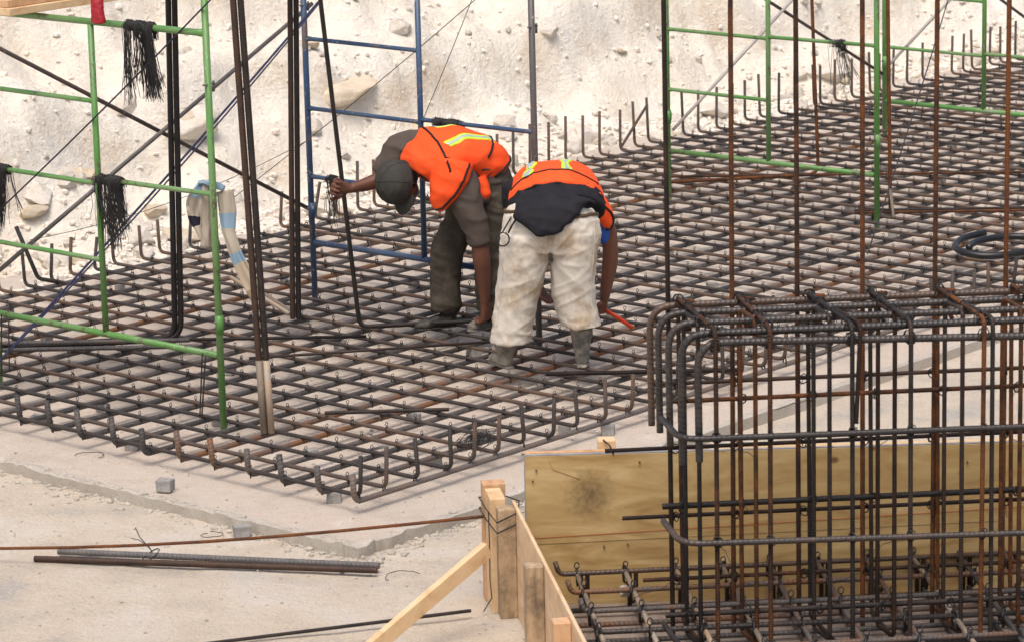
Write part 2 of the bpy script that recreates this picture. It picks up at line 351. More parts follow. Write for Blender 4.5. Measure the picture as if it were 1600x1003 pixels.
# ------------------------------------------------------------------ ground, slab, spoil bank
def axis(segs):
    out = []
    for a, b, s in segs: out += list(np.arange(a, b, s))
    out.append(segs[-1][1]); return np.array(out)
def grid(xs, ys, fz, fxy=None):
    X, Y = np.meshgrid(xs, ys); v = []
    for x, y in zip(X.ravel(), Y.ravel()):
        if fxy: x2, y2 = fxy(x, y)
        else: x2, y2 = x, y
        v.append((x2, y2, fz(x2, y2)))
    nx = len(xs); f = [(j * nx + i, j * nx + i + 1, (j + 1) * nx + i + 1, (j + 1) * nx + i) for j in range(len(ys) - 1) for i in range(nx - 1)]
    return v, f
GZ = -.065
def zg(x, y):
    if abs(x) > 30 or abs(y) > 40: return GZ - .02
    return GZ + .016 * fbm((x, y, 3), .9, 4) + .005 * nz((x, y, 1), 7)
xs = axis([(-600, -60, 60), (-60, -12, 4), (-12, -4, .5), (-4, 5, .07), (5, 16, .6), (16, 60, 4), (60, 600, 60)])
ys = axis([(-600, -60, 60), (-60, -16, 4), (-16, -4, .5), (-4, 2.2, .07), (2.2, 30, .8), (30, 60, 4), (60, 600, 60)])
tag(add('ground', mesh('ground', *grid(xs, ys, zg), M['ground'])), kind='structure')
SX, SY = .5, -.53
def sedge(x, y):
    a = max(0, 1 - (SX - x) / .5) ** 2; b = max(0, 1 - (y - SY) / .5) ** 2
    w = .014 * fbm((x, y, 9), 1.3, 3) + .014 * fbm((x, y, 2), 9, 4)
    return x + a * w * 1.2, y + b * (w + .02 * nz((x, 0, 4), 3))
def zslab(x, y):
    e = min(SX - x, y - SY)
    lip = max(0, 1 - abs(e - .03) / .085)
    return .004 * fbm((x, y, 5), 1.2, 3) + lip * (.008 + .040 * max(0, fbm((x, y, 7), 9, 4) + .12) * (.35 + max(0, nz((x, y, 3), 1.7)) * 1.6))
sxs = axis([(-9, -4, .5), (-4, -.2, .035), (-.2, .3, .03), (.3, SX, .012)]); sys_ = axis([(SY, -.3, .012), (-.3, 0, .03), (0, 3, .08), (3, 34, 1)])
sv, sf = grid(sxs, sys_, zslab, sedge); nx = len(sxs); ny = len(sys_)
smi = []
for q in sf:
    cx_ = sum(sv[i][0] for i in q) / 4; cy_ = sum(sv[i][1] for i in q) / 4; e = min(SX - cx_, cy_ - SY)
    smi.append(1 if e < .07 + .07 * nz((cx_, cy_, 2), 8) else 0)
rim = [i for i in range(nx)] + [j * nx + nx - 1 for j in range(1, ny)]
k0 = len(sv); sv += [sv[i] for i in rim]; k1 = len(sv)
for i in rim: sv.append((sv[i][0] + .006 * random.uniform(-1, 1.6), sv[i][1] - .006 * random.uniform(-1, 1.6), GZ - .05))
sf += [(k0 + i, k1 + i, k1 + i + 1, k0 + i + 1) for i in range(len(rim) - 1)]; smi += [2] * (len(rim) - 1)
tag(add('concrete_slab', mesh('concrete_slab', sv, sf, [M['slab'], M['crumb'], M['slabface']], True, None, smi)), kind='structure')
TOE = -6.75
def zbank(x, y):
    s = TOE - x + .35 * fbm((x * .3, y, 1), .35, 3)
    if s < -1: return -.1
    yy = y + .5 * fbm((x, y, 11), .5, 3)
    base = -.06 + .10 * max(0, min(1, s + .6))
    # lower rubble apron, then a cut face, then the slope above
    up = max(0, s - .45)
    slope = .80 * up
    step = .55 * (1 / (1 + math.exp(-15 * (up - .75 - .28 * fbm((x * .2, y, 8), .5, 3)))))
    step2 = .34 * (1 / (1 + math.exp(-13 * (up - 1.9 - .4 * fbm((x * .2, y, 18), .4, 3)))))
    # fans of loose fill that run down over the cut
    fan = .40 * max(0, math.sin(y * 1.15 + 1.2 * nz((0, y, 3), .4))) ** 2 * math.exp(-((up - .75) / .55) ** 2)
    z = base + slope * .60 + step + step2 + fan * .8
    toe = math.exp(-max(0, s - .1) / .55)
    vd = noise.voronoi(Vector((x * 5.5, y * 5.5, 1)))[0]; vd2 = noise.voronoi(Vector((x * 13, y * 13, 7)))[0]
    rough = .22 * fbm((x, y, 2), 1.0, 4) + .05 * abs(fbm((x, y, 12), 2.6, 4)) + (.015 + .06 * toe) * (vd[1] - vd[0] - .25) + (.006 + .02 * toe) * (vd2[1] - vd2[0] - .25) + .016 * fbm((x, y, 6), 9, 3)
    z += rough * min(1, max(0, s + .5))
    return min(z, 7 + .3 * fbm((x, y, 4), .3, 3))
bxs = axis([(-60, -20, 5), (-20, -11, .7), (-11, -9.4, .10), (-9.4, -6.0, .034)])[::-1]; bys = axis([(-40, -4, 4), (-4, 2, .5), (2, 20, .05), (20, 22, .3), (22, 60, 2)])
tag(add('spoil_bank', mesh('spoil_bank', *[(lambda v, f: (v, [q[::-1] for q in f]))(*grid(bxs, bys, zbank))][0], M['lime'])), kind='structure')
# rocks
def rockmesh(name, mat, seed, sub=3, flat=.75):
    bm = bmesh.new(); bmesh.ops.create_icosphere(bm, subdivisions=4, radius=1); r = random.Random(seed)
    pl = [(Vector((r.gauss(0, 1), r.gauss(0, 1), r.gauss(0, 1))).normalized(), r.uniform(.5, .82)) for _ in range(14)]
    for v in bm.verts:
        p = v.co.copy()
        for n, d in pl:
            k = p.dot(n) - d
            if k > 0: p -= n * k
        p *= 1 + .15 * fbm(p, 1.5, 5, seed); p.z *= flat; v.co = p
    m = bpy.data.meshes.new(name); bm.to_mesh(m); bm.free(); m.materials.append(mat); m.polygons.foreach_set('use_smooth', np.ones(len(m.polygons), bool))
    return m
RK = [rockmesh('boulder', M['rock'], i, 3, .7 + .06 * (i % 4)) for i in range(7)] + [rockmesh('boulder', M['rock_tan'], 20 + i, 3, .7) for i in range(3)]
def rock(x, y, sc, k, sink=.3, label=None, group=None, dz=0):
    o = add('boulder', RK[k], None, (x, y, zbank(x, y) + sc[2] * (.75 - 2 * sink) * .7 + dz), (random.uniform(-.3, .3), random.uniform(-.3, .3), random.uniform(0, 6.3)))
    o.scale = sc; return tag(o, label, 'rock', group)
rock(-7.75, 9.0, (.36, .56, .30), 8, .62, 'big tan half-buried boulder high on the bank right of the blue scaffold', 'large boulders in the bank')
rock(-8.0, 8.1, (.30, .42, .24), 7, .93, 'wide tan boulder high on the bank behind the upper rungs of the blue scaffold', 'large boulders in the bank')
rock(-6.95, 9.2, (.20, .26, .2), 1, .2, 'white block of rock on the rubble just right of the grey scaffold leg', 'large boulders in the bank')
rock(-7.1, 10.5, (.24, .30, .18), 3, .3, 'flat white boulder on the rubble left of the leaning hooked bar', 'large boulders in the bank')
rock(-7.0, 3.75, (.19, .22, .13), 2, .3, 'large white flat rock lying behind the mat just right of the inner green scaffold post', 'large boulders in the bank')
rock(-7.6, 4.1, (.16, .20, .16), 4, .3, 'white boulder half-way up behind the hanging wire bundle at the left', 'large boulders in the bank')
rock(-6.95, 12.4, (.22, .26, .17), 0, .3, 'white boulder by the mat edge behind the pale diagonal brace', 'large boulders in the bank')
rock(-7.1, 14.6, (.24, .26, .18), 5, .3, 'rounded white boulder at the mat edge behind the double green scaffold legs', 'large boulders in the bank')
rock(-7.9, 6.1, (.30, .34, .22), 6, .35, 'pale rock ledge poking from the bank behind the paired dark rebars', 'large boulders in the bank')
for k in range(285):
    y = random.uniform(1.5, 19); s = random.random(); x = TOE + .25 - abs(random.gauss(0, .5)) if s < .75 else random.uniform(-8.6, -7.0)
    q = .035 + .10 * random.random() ** 2.4
    rock(x, y, (q * random.uniform(.8, 1.4), q * random.uniform(.8, 1.4), q), random.randrange(7) if random.random() < .8 else 7 + random.randrange(3), .2, 'loose white limestone rock in the rubble along the back edge of the mat', 'loose rocks in the rubble strip')
def scatter(name, n, fpos, rs, mat, label, cat, sub=1):
    g = G(); bms = []
    for i in range(6):
        bm = bmesh.new(); bmesh.ops.create_icosphere(bm, subdivisions=sub, radius=1)
        v = V([p.co * (1 + .28 * noise.noise(p.co * 1.7 + Vector((i * 5, 0, 0)))) for p in bm.verts]); bms.append((v, [tuple(q.index for q in p.verts) for p in bm.faces])); bm.free()
    for _ in range(n):
        x, y, z = fpos(); v, f = bms[random.randrange(6)]; r = rs[0] + (rs[1] - rs[0]) * random.random() ** 4
        a = random.uniform(0, 6.3); c, s = math.cos(a), math.sin(a); sc = V((random.uniform(.7, 1.3), random.uniform(.7, 1.3), random.uniform(.5, .9))) * r
        w = v * sc; w = np.c_[w[:, 0] * c - w[:, 1] * s, w[:, 0] * s + w[:, 1] * c, w[:, 2]] + V((x, y, z + r * .25)); g.put(list(w), f)
    return tag(g.add(name, mat, None, False), label, cat, None, 'stuff')
def p_bank():
    y = random.uniform(1.2, 20); x = TOE + .3 - abs(random.gauss(0, .55)) if random.random() < .6 else random.uniform(-9.2, -6.6)
    return x, y, zbank(x, y)
def p_mix():
    if random.random() < .72: return p_bank()
    y = random.uniform(1.2, 20); x = random.uniform(-7.35, -6.42); return x, y, zbank(x, y) + .01
scatter('rubble', 13000, p_mix, (.004, .040), M['rock'], 'white limestone rubble and chips over the bank', 'rubble')
def p_edge():
    if random.random() < .55: x = random.uniform(-3.4, SX + .15); y = SY - abs(random.gauss(0, .09)) + .06
    else: y = random.uniform(SY - .1, 2.2); x = SX + abs(random.gauss(0, .09)) - .06
    return x, y, (0 if (x < SX - .03 and y > SY + .03) else GZ)
scatter('mortar_crumbs', 2600, p_edge, (.002, .026), M['crumb'], 'pale mortar crumbs along the broken slab edge', 'crumbs')
def p_gr():
    x = random.uniform(-3, 3.5); y = random.uniform(-4, 3); return x, y, (0 if (x < SX and y > SY) else zg(x, y))
scatter('pebbles', 4200, p_gr, (.0015, .012), M['crumb'], 'small pebbles strewn over the sandy ground', 'pebbles')

# ------------------------------------------------------------------ the big rebar mat
SA, SB, WID = .30584, .25, 6.1976
NA, NB = 82, 21
ZA, ZB = .116, .084           # upper (cross) and lower (long) bar axes
RA, RB = .0138, .0188
mat_o = empty('rebar_mat', 'large mat of crossed ribbed reinforcing bars on spacer blocks, hooked along its edges', 'rebar mat')
def wob(p, amp): return p
# cross bars: hook up at both ends
variants = []
for k in range(8):
    hl = [.27, .30, .25, .29, .40, .42, .38, .41][k]; hr = random.uniform(.22, .27); ln = random.uniform(-.05, .05); lr = random.uniform(-.03, .03)
    pts = fillet([(-WID - .045 + ln * .5, random.uniform(-.06, .06), ZA + hl), (-WID - .04, 0, ZA), (-WID * .66, random.uniform(-.012, .012), ZA - .003), (-WID * .33, random.uniform(-.012, .012), ZA + .002), (.03, 0, ZA), (.045 + lr, random.uniform(-.03, .03), ZA + hr)], .055, 5)
    variants.append(G().put(*tube(pts, RA, 7)).mesh('cross_bar', M['bar_a']))
ay = []
for i in range(NA):
    y = i * SB + random.uniform(-.028, .028); ay.append(y)
    k = random.randrange(4) if i < 26 else 4 + random.randrange(4)
    if i in (0,): y = 0
    add('cross_bar', variants[k], mat_o, (random.uniform(-.03, .03), y, random.uniform(-.003, .003)), (0, random.uniform(-.0012, .0012), random.uniform(-.006, .006)))
bx = []
bvar = []
for k in range(4):
    pts = fillet([(random.uniform(-.02, .02), -.035, ZB + random.uniform(.16, .2)), (0, -.02, ZB), (random.uniform(-.01, .01), 7, ZB), (random.uniform(-.01, .01), 14, ZB), (0, 20.6, ZB)], .065, 5)
    bvar.append(G().put(*tube(pts, RB, 8)).mesh('long_bar', M['bar_b']))
for j in range(NB):
    x = -j * SA + random.uniform(-.015, .015) if 0 < j < NB - 1 else -j * SA
    x = max(x, -WID); bx.append(x)
    if j in (0, NB - 1): me_ = bvar[j % 3].copy(); me_.materials[0] = M['bar_edge']
    add('long_bar', me_ if j in (0, NB - 1) else bvar[random.randrange(4)], mat_o, (x, random.uniform(-.03, .02), random.uniform(-.002, .002)))
tubeobj('bent_hook', fillet([(-6.15, 10.02, ZA), (-6.22, 10.02, ZA + .01), (-6.22, 10.42, ZA + .36)], .04, 4), RA, M['bar_a'], mat_o, 7)
tubeobj('bent_hook', fillet([(-6.1, 2.98, ZA), (-6.32, 2.97, ZA), (-6.42, 2.86, ZA + .42)], .04, 4), .017, M['bar_dark'], mat_o, 7)
# wire ties at the crossings
def tie_geo(a, big):
    c, s = math.cos(a), math.sin(a)
    loop = [(.0, -.022, -.006), (.0, -.016, .012), (0, 0, .016), (0, .016, .012), (.0, .022, -.01), (0, .016, -.045), (0, -.016, -.045), (0, -.022, -.006)]
    loop = [(x * c - y * s, x * s + y * c, z) for x, y, z in loop]
    g = [tube(loop, .0058, 3, False)[:2]]
    h = random.uniform(.022, .036); ring = [(c * .0 + .012 * math.cos(t), .004 * math.sin(t), h + .012 * math.sin(t)) for t in np.linspace(-PI / 2, 1.5 * PI, 7 if big else 5)]
    g.append(tube([(0, 0, .012)] + ring, .0028, 3, False)[:2])
    return g
near = [tie_geo(.7 + random.uniform(-.5, .5), True) for _ in range(10)]; far = [tie_geo(.7 + random.uniform(-.5, .5), False) for _ in range(5)]
g = G()
for i in range(NA):
    for j in range(NB):
        if random.random() < .05: continue
        t_ = random.choice(near if i < 34 else far)
        for v, f in t_: g.put([p + V((bx[j], ay[i], ZA)) for p in v], f)
tag(g.add('wire_ties', M['wire'], mat_o), None, None, None, 'stuff')
# spacer blocks
def block_mesh(k):
    r = random.Random(k); v, f = box((-.045, -.038, 0), (.045, .038, .066)); v = [tuple(c + r.uniform(-.006, .006) for c in p) for p in v]
    return bevel_mesh('concrete_block', v, f, M['block'], .007, 2)
BK = [block_mesh(k) for k in range(5)]
def blk(x, y, z, label, rz=None, group=None, sc=1):
    o = add('concrete_block', BK[random.randrange(5)], None, (x, y, z), (0, 0, random.uniform(0, 3) if rz is None else rz)); o.scale = (sc,) * 3
    return tag(o, label, 'concrete block', group)
blk(-1.30, -.36, .006, 'grey mortar cube standing alone on the slab near its front edge', .5, 'loose mortar cubes', 1.1)
blk(-.36, -.62, GZ + .01, 'grey mortar cube beside the slab edge under the long thin bar', .9, 'loose mortar cubes', 1.1)
blk(-.30, .10, 0, 'grey mortar spacer under the near corner of the mat', .7, 'spacers at the mat edge')
blk(-2.2, .19, 0, 'grey mortar spacer under the front edge of the mat, left of centre', .6, 'spacers at the mat edge')
blk(-3.2, .27, 0, 'grey mortar spacer under the front edge of the mat at far left', .5, 'spacers at the mat edge')
blk(.02, 2.30, 0, 'grey mortar spacer under the right edge of the mat behind the plywood', .7, 'spacers at the mat edge')
for i in range(2, 62, 5):
    for j in range(1, NB, 3):
        x = -j * SA + random.uniform(-.12, .12); y = (i + .5) * SB + random.uniform(-.12, .12) + (j % 2) * .4
        blk(x, y, 0, 'grey mortar spacer cube beneath the bars of the mat', None, 'spacers under the mat', .93)

# ------------------------------------------------------------------ scaffold frames
def frame(name, label, x0, x1, y, zs, mats, ztop, inner, zbase=.02, group='scaffold frames standing on the mat', tilt=0, mid=None, legmat=None):
    """legs at x0 and x1, inner post, ladder rungs between left leg and inner post; zs[0] = bottom ledger"""
    o = empty(name, label, 'scaffold', group, (x0, y, 0)); mt = M[mats]; lm = M[legmat] if legmat else mt
    w = x1 - x0; xi = inner - x0
    tubeobj('leg', [(0, 0, zbase), (-.012, 0, ztop)], .0235, mt, o, 12)
    tubeobj('leg', [(w, 0, zbase), (w - .012, 0, ztop)], .0235, lm, o, 12)
    for xx in (0, w): tubeobj('leg_sleeve', [(xx, 0, .70), (xx, 0, .82)], .028, mt, o, 12); 
    tubeobj('ledger', fillet([(.02, 0, zs[0]), (w - .02, 0, zs[0] + .01)], .01), .0225, mt, o, 12)
    tubeobj('inner_post', [(xi, .0, zs[0] + .02), (xi, 0, zs[-1] - .01)], .0215, mt, o, 12)
    for z in zs[1:-1]: 
        tubeobj('rung', [(.02, 0, z), (.06, 0, z + .001), (xi - .05, 0, z), (xi - .015, 0, z)], [.021, .016, .016, .021], mt, o, 10)
    if mid: tubeobj('rung', [(xi + .015, 0, mid), (xi + .06, 0, mid), (w - .06, 0, mid + .01), (w - .02, 0, mid + .01)], [.021, .016, .016, .021], mt, o, 10)
    tubeobj('ledger', [(.02, 0, zs[-1]), (w - .1, 0, zs[-1] + .01), (w - .02, 0, zs[-1] + .01)], [.0225, .0225, .028], mt, o, 12)
    for z in (.78, 2.32):                                       # brace studs with drop locks
        for xx in (0, w):
            if z < ztop:
                p = G().put(*tube([(xx, -.05, z), (xx, .05, z)], .007, 6)); p.put(*obox((xx - .004, .03, z - .05), (.008, 0, 0), (0, .016, 0), (0, 0, .07)))
                p.add('brace_lock', M['steel'], o)
    return o
frame('scaffold', 'worn green scaffold frame nearest the camera at the left, with wire bundles on its rungs', -4.15, -1.92, .74, [.545, 1.05, 1.565, 2.115, 2.635], 'green', 2.95, -3.02, mid=1.60)
frame('scaffold', 'blue scaffold frame behind the bending man in the cap', -4.15, -1.90, 3.85, [.515, 1.02, 1.54, 2.065, 2.66], 'blue', 2.9, -3.0, mid=1.56, legmat='steel')
frame('scaffold', 'green scaffold frame right of the men, behind the rebar cage', -4.57, -2.36, 8.68, [.465, 1.005, 1.53, 2.06, 2.62], 'green', 2.9, -3.48, mid=1.545)
frame('scaffold', 'farthest green scaffold frame at the top right, partly out of the picture', -4.82, -2.5, 12.3, [.39, .91, 1.42, 1.95, 2.5], 'green2', 2.9, -3.70, mid=.93)
def brace(a, b, mat, label, r=.015): return tag(tubeobj('cross_brace', [a, b], r, M[mat], None, 10), label, 'brace', 'scaffold cross braces')
brace((-4.19, .70, .76), (-4.19, 3.97, 2.31), 'steel', 'dark pipe brace rising right from the left green leg to the blue leg top', .016)
brace((-4.22, .82, 2.42), (-4.22, 3.93, .735), 'pipe_rust', 'brown pipe brace falling to the right towards the foot of the blue scaffold leg', .0155)
brace((-4.61, 8.8, .63), (-4.8, 12.2, 2.28), 'galv', 'pale pipe brace rising to the right from the green leg behind the cage')
brace((-4.64, 8.85, 2.28), (-4.84, 12.35, .62), 'pipe_rust', 'brown pipe brace falling to the right towards the farthest green scaffold')
brace((-4.84, 12.25, .65), (-5.0, 15.9, 2.3), 'galv', 'pale pipe brace rising to the right beyond the double green legs')
brace((-4.87, 12.3, 2.2), (-5.03, 15.9, .42), 'pipe_rust', 'dark pipe brace in the top right corner of the picture')

# ------------------------------------------------------------------ upright bars
def bundle(name, label, paths, r, mat, cat='rebar', group='tall bars standing on the mat', ends=None, rib=.02):
    o = empty(name, label, cat, group, paths[0][0])
    b = V(paths[0][0])
    for p in paths:
        q = [V(a) - b for a in p]
        tubeobj('rebar', q, r, M[mat], o, 8, rib)
    return o
RX, RY = .7519, .6592          # sideways direction of the row
def side(p, d): return (p[0] + RX * d, p[1] + RY * d, p[2])
b1 = [(-4.85, .95, .15), (-3.82, 2.12, .15), (-3.78, 2.18, 3.0)]
bundle('rebar_pair', 'pair of dark bars bent at the foot, rising just left of the right green leg', [fillet([side(p, -.02) for p in b1], .11, 6), fillet([side((p[0], p[1], p[2] - .01), .024) for p in b1], .13, 6)], .021, 'bar_dark')
P2 = V((-1.488, .714, .115)); T2 = V((-1.557, .654, 3.1))
pp = [P2 * (1 - k) + T2 * k for k in (0, 1)]
o = bundle('rebar_pair', 'leaning pair of dark bars with cement-coated feet, nearest the right green leg', [[side(p, -.022) for p in pp], [side(p, .024) for p in pp]], .021, 'bar_dark')
for d in (-.022, .024):
    q = [V(side(P2 * (1 - k) + T2 * k, d)) - V(side(P2, -.022)) for k in (0.0, .16)]; tubeobj('cement_coat', q, [.0228, .0224], M['bar_cement'], o, 8)
P3 = V((-3.62, 3.11, .13)); T3 = V((-3.556, 3.163, 3.0)); pp = [P3, T3]
bundle('rebar_pair', 'upright pair of dark bars just left of the blue scaffold leg', [[side(p, -.021) for p in pp], [side(p, .022) for p in pp]], .02, 'bar_dark')
for k, dd in enumerate((0, .035)):
    tag(tubeobj('rebar', [(-3.70 + dd, 3.13 + dd * .6, .15), (-4.28 + dd, 3.10 + dd, .36)], .0165, M['bar_cement'], None, 8, .02), ['upper', 'lower'][1 - k] + ' of two short cement-coated bars slanting left from the foot of the upright pair', 'rebar', 'slanting cement-coated bars')
WB = [(-3.158, 2.977, 2.86), (-2.987, 3.129, .15), (-2.22, 3.69, .20)]
tag(tubeobj('rebar', fillet(WB, .07, 6), .0165, M['bar_dark'], None, 8, .016), 'L-shaped dark bar held upright by the man in the cap', 'rebar', 'tall bars standing on the mat')
tag(tubeobj('rebar', fillet([(-4.72, 8.83, .145), (-3.85, 9.9, .145), (-3.92, 9.85, 2.6)], .1, 6), .0155, M['bar_rust'], None, 8, .02), 'rusty L-bent bar rising between the green frame posts behind the cage', 'rebar', 'tall bars standing on the mat')
tag(tubeobj('rebar', [(-2.40, 8.93, .14), (-2.43, 8.91, 2.6)], .0165, M['bar_rust'], None, 8, .02), 'rusty upright bar right beside the double green scaffold legs', 'rebar', 'tall bars standing on the mat')
tag(tubeobj('rebar', [(-2.38, 8.9, .32), (-2.22, 8.72, .13)], .013, M['bar_cement'], None, 8), 'short cement-coated bar leaning at the foot of the double green legs', 'rebar')
# loose bars lying on the mat
def lying(a, b, r, mat, label, rib=.02, group='loose bars on the mat'): return tag(tubeobj('rebar', [a, b], r, M[mat], None, 8, rib), label, 'rebar', group)
lying((-3.95, 1.93, .148), (-2.75, 2.95, .148), .0125, 'bar_dark', 'smooth dark bar lying level across the mat behind the near green frame', 0)
lying((-4.9, .83, .148), (-3.5, 2.02, .152), .0165, 'bar_b', 'grey ribbed bar lying on the mat below the near green ledger')
lying((-4.95, .88, .18), (-3.6, 2.03, .18), .0165, 'bar_b', 'second grey ribbed bar lying stacked just above the grey one by the green ledger')
lying((-1.45, 1.20, .15), (-.86, 1.75, .15), .013, 'bar_dark', 'short dark ribbed bar with a pale bent tip lying in front of the men')
lying((-.98, 2.85, .15), (.02, 3.72, .15), .0155, 'bar_rust', 'rusty ribbed bar lying level from beside the right boot to the cage')
lying((-2.95, 1.98, .15), (-1.9, 3.35, .15), .010, 'bar_dark', 'thin dark bar lying slantwise in front of the man in the cap', 0)
lying((-4.9, 9.0, .15), (-2.0, 9.0 + 2.3, .15), .012, 'bar_rust', 'rusty bar lying slantwise on the far part of the mat')
lying((-2.6, 8.7, .15), (-.9, 10.1, .15), .012, 'bar_dark', 'dark bar lying level on the mat right of the double green legs')
lying((-2.55, 8.62, .15), (-.85, 10.0, .15), .012, 'bar_rust', 'rusty bar lying level beside the dark one right of the double green legs')
# bars on the ground
o = empty('rebar_bundle', 'two short dark ribbed bars tied together on the sandy ground, lower left', 'rebar', 'bars lying on the ground', (-.96, -1.70, GZ + .03))
bb = V((-.96, -1.70, GZ + .03))
tubeobj('rebar', [V((-.955, -1.71, GZ + .03)) - bb, V((.80, -.685, GZ + .035)) - bb], .0195, M['bar_dark'], o, 8, .022)
tubeobj('rebar', [V((-.93, -1.55, GZ + .04)) - bb, V((.76, -.625, GZ + .04)) - bb], .0195, M['bar_edge'], o, 8, .022)
tp = V((-.42, -1.30, GZ + .045)) - bb
gg = G().put(*tube([tp + V((.03 * math.cos(a), .07 * math.sin(a), .028 * math.sin(a * 1.0) + .0)) for a in np.linspace(0, 2 * PI, 12)], .004, 4))
gg.put(*tube([tp + V(p) for p in ((0, .02, .02), (-.02, .0, .06), (-.06, -.02, .11), (-.09, -.02, .16))], .003, 4)).put(*tube([tp + V(p) for p in ((0, .02, .02), (-.03, .02, .05), (-.07, -.02, .09), (-.10, -.05, .10))], .003, 4))
gg.add('tie_wire', M['wire'], o)
lb = [V((-2.6, -2.49, -.045)) * (1 - k) + V((1.62, -.68, .43)) * k - V((0, 0, .10 * math.sin(PI * k))) for k in np.linspace(0, 1, 12)]
tag(tubeobj('rebar', lb, .0095, M['bar_rust'], None, 8, .016), 'long rusty bar stretched from the left to the formwork post', 'rebar', 'bars lying on the ground')
tag(tubeobj('rebar', [(.72, -2.55, GZ + .02), (1.75, -.95, GZ + .05)], .0105, M['bar_dark'], None, 8, .018), 'dark bar lying on the ground and passing behind the timber brace', 'rebar', 'bars lying on the ground')

# ------------------------------------------------------------------ formwork box, lower right
FO = V((1.877, -.624, 0)); E1 = V((.735, .678, 0)); E2 = V((.678, -.735, 0)); EZ = V((0, 0, 1))
def fw(u, v, z): return FO + E1 * u + E2 * v + EZ * z
form = empty('formwork', 'open timber formwork box of plywood panels and studs round the cage, lower right', 'formwork', None, FO)
def fpart(name, u0, v0, z0, u1, v1, z1, mat, w=.003, parent=form, rot=None):
    v, f = obox(fw(u0, v0, z0) - FO, E1 * (u1 - u0), E2 * (v1 - v0), EZ * (z1 - z0))
    m = bevel_mesh(name, v, f, M[mat], w); return add(name, m, parent)
back = fpart('plywood_panel', 0, -.018, GZ, 3.7, 0, .797, 'ply', .002)
fpart('panel_edge', 0, -.0175, .7975, 3.7, -.001, .806, 'ply_edge', .001, back)
fpart('panel_edge', -.006, -.0175, GZ, -.0005, -.001, .80, 'ply_edge', .001, back)
fpart('whaler', .0, -.060, .72, 1.0, -.0195, .812, 'lumber_or')
fpart('whaler', 1.05, -.060, .70, 3.7, -.0195, .809, 'lumber')
for u in (.40, 1.6, 2.7): fpart('stud', u, -.155, GZ, u + .095, -.062, .855 if u < 1 else .79, 'lumber')
def wline(name, pts, r, mat, parent): return tubeobj(name, [V(p) - FO for p in pts], r, M[mat], parent, 4)
wline('chalk_line', [fw(.02, .0015, .335), fw(3.6, .0015, .47)], .0016, 'chalk_red', back)
wline('pencil_line', [fw(.02, .0012, .30), fw(2.6, .0012, .36)], .0009, 'pencil', back)
wline('chalk_line', [fw(.13, .0015, .77), fw(.15, .0015, .72), fw(.30, .0015, .66)], .0012, 'chalk_red', back)
for u, z in ((.06, .72), (.04, .66), (.62, .75), (.42, .28), (.55, .29), (2.4, .7)): add('nail', G().put(*tube([fw(u, -.001, z) - FO, fw(u, .012, z) - FO], .005, 6)).mesh('nail', M['pipe_rust']), back)
# side panel running towards the camera
SD = (E1 * .27 + E2 * 2.41); SD /= np.linalg.norm(SD); SN = V((SD[1], -SD[0], 0)); SN = SN if SN @ E1 < 0 else -SN      # SN points outwards (left)
S0 = fw(-.058, -.02, 0)
def spart(name, a0, a1, n0, n1, z0, z1, mat, w=.003, parent=form):
    v, f = obox(S0 + SD * a0 + SN * n0 + EZ * z0 - FO, SD * (a1 - a0), SN * (n1 - n0), EZ * (z1 - z0)); return add(name, bevel_mesh(name, v, f, M[mat], w), parent)
spart('side_panel', 0, 3.4, 0, .019, GZ, .55, 'ply_pale')
spart('stud', .07, .17, .020, .115, GZ, .545, 'lumber_old')
spart('stud', 1.12, 1.215, .020, .115, GZ, .54, 'lumber_old')
spart('stud', 2.02, 2.115, .020, .105, GZ, .53, 'lumber_or')
spart('corner_post', -.26, -.165, .030, .155, GZ, .60, 'lumber_or')
spart('corner_plank', -.16, .065, .060, .145, GZ, .58, 'lumber')
for z in (.50, .44):
    pts = [S0 + SD * a + SN * n + EZ * (z + zz) - FO for a, n, zz in ((-.27, .02, 0), (-.27, .165, .0), (.0, .16, .01), (.18, .125, -.02), (.18, .01, .03), (.02, -.02, .05), (-.27, .02, 0))]
    tubeobj('tie_wire', pts, .0045, M['wire'], form, 4)
pts = [S0 + SD * a + SN * n + EZ * z - FO for a, n, z in ((.02, .15, .5), (.05, .152, .30), (.06, .155, .12), (.08, .15, .03), (.10, .2, -.04))]; tubeobj('tie_wire', pts, .004, M['wire'], form, 4)
pts = [fw(.43, -.07, .858) - FO, fw(.46, -.01, .845) - FO, fw(.48, .004, .80) - FO]; tubeobj('tie_wire', pts, .006, M['wire'], form, 4)
bt = V((2.02, -1.06, .37)); bf = V((1.87, -1.86, -.03)); dv = bf - bt; dl = np.linalg.norm(dv); dv /= dl
bs = np.cross(dv, EZ); bs /= np.linalg.norm(bs); bn = np.cross(bs, dv)
v, f = obox(bt, dv * dl, bs * .042, bn * .085); tag(add('timber_brace', bevel_mesh('timber_brace', v, f, M['lumber'], .003)), 'pale sawn timber brace leaning on the formwork stud from the ground', 'timber')

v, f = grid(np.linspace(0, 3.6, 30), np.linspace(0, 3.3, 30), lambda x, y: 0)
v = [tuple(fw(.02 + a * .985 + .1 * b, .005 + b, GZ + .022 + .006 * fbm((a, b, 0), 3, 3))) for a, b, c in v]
tag(add('pit_floor', mesh('pit_floor', v, [q[::-1] for q in f], M['pit_shade'])), kind='structure')  # thin sheet added over the ground, its darker colour standing in for shade
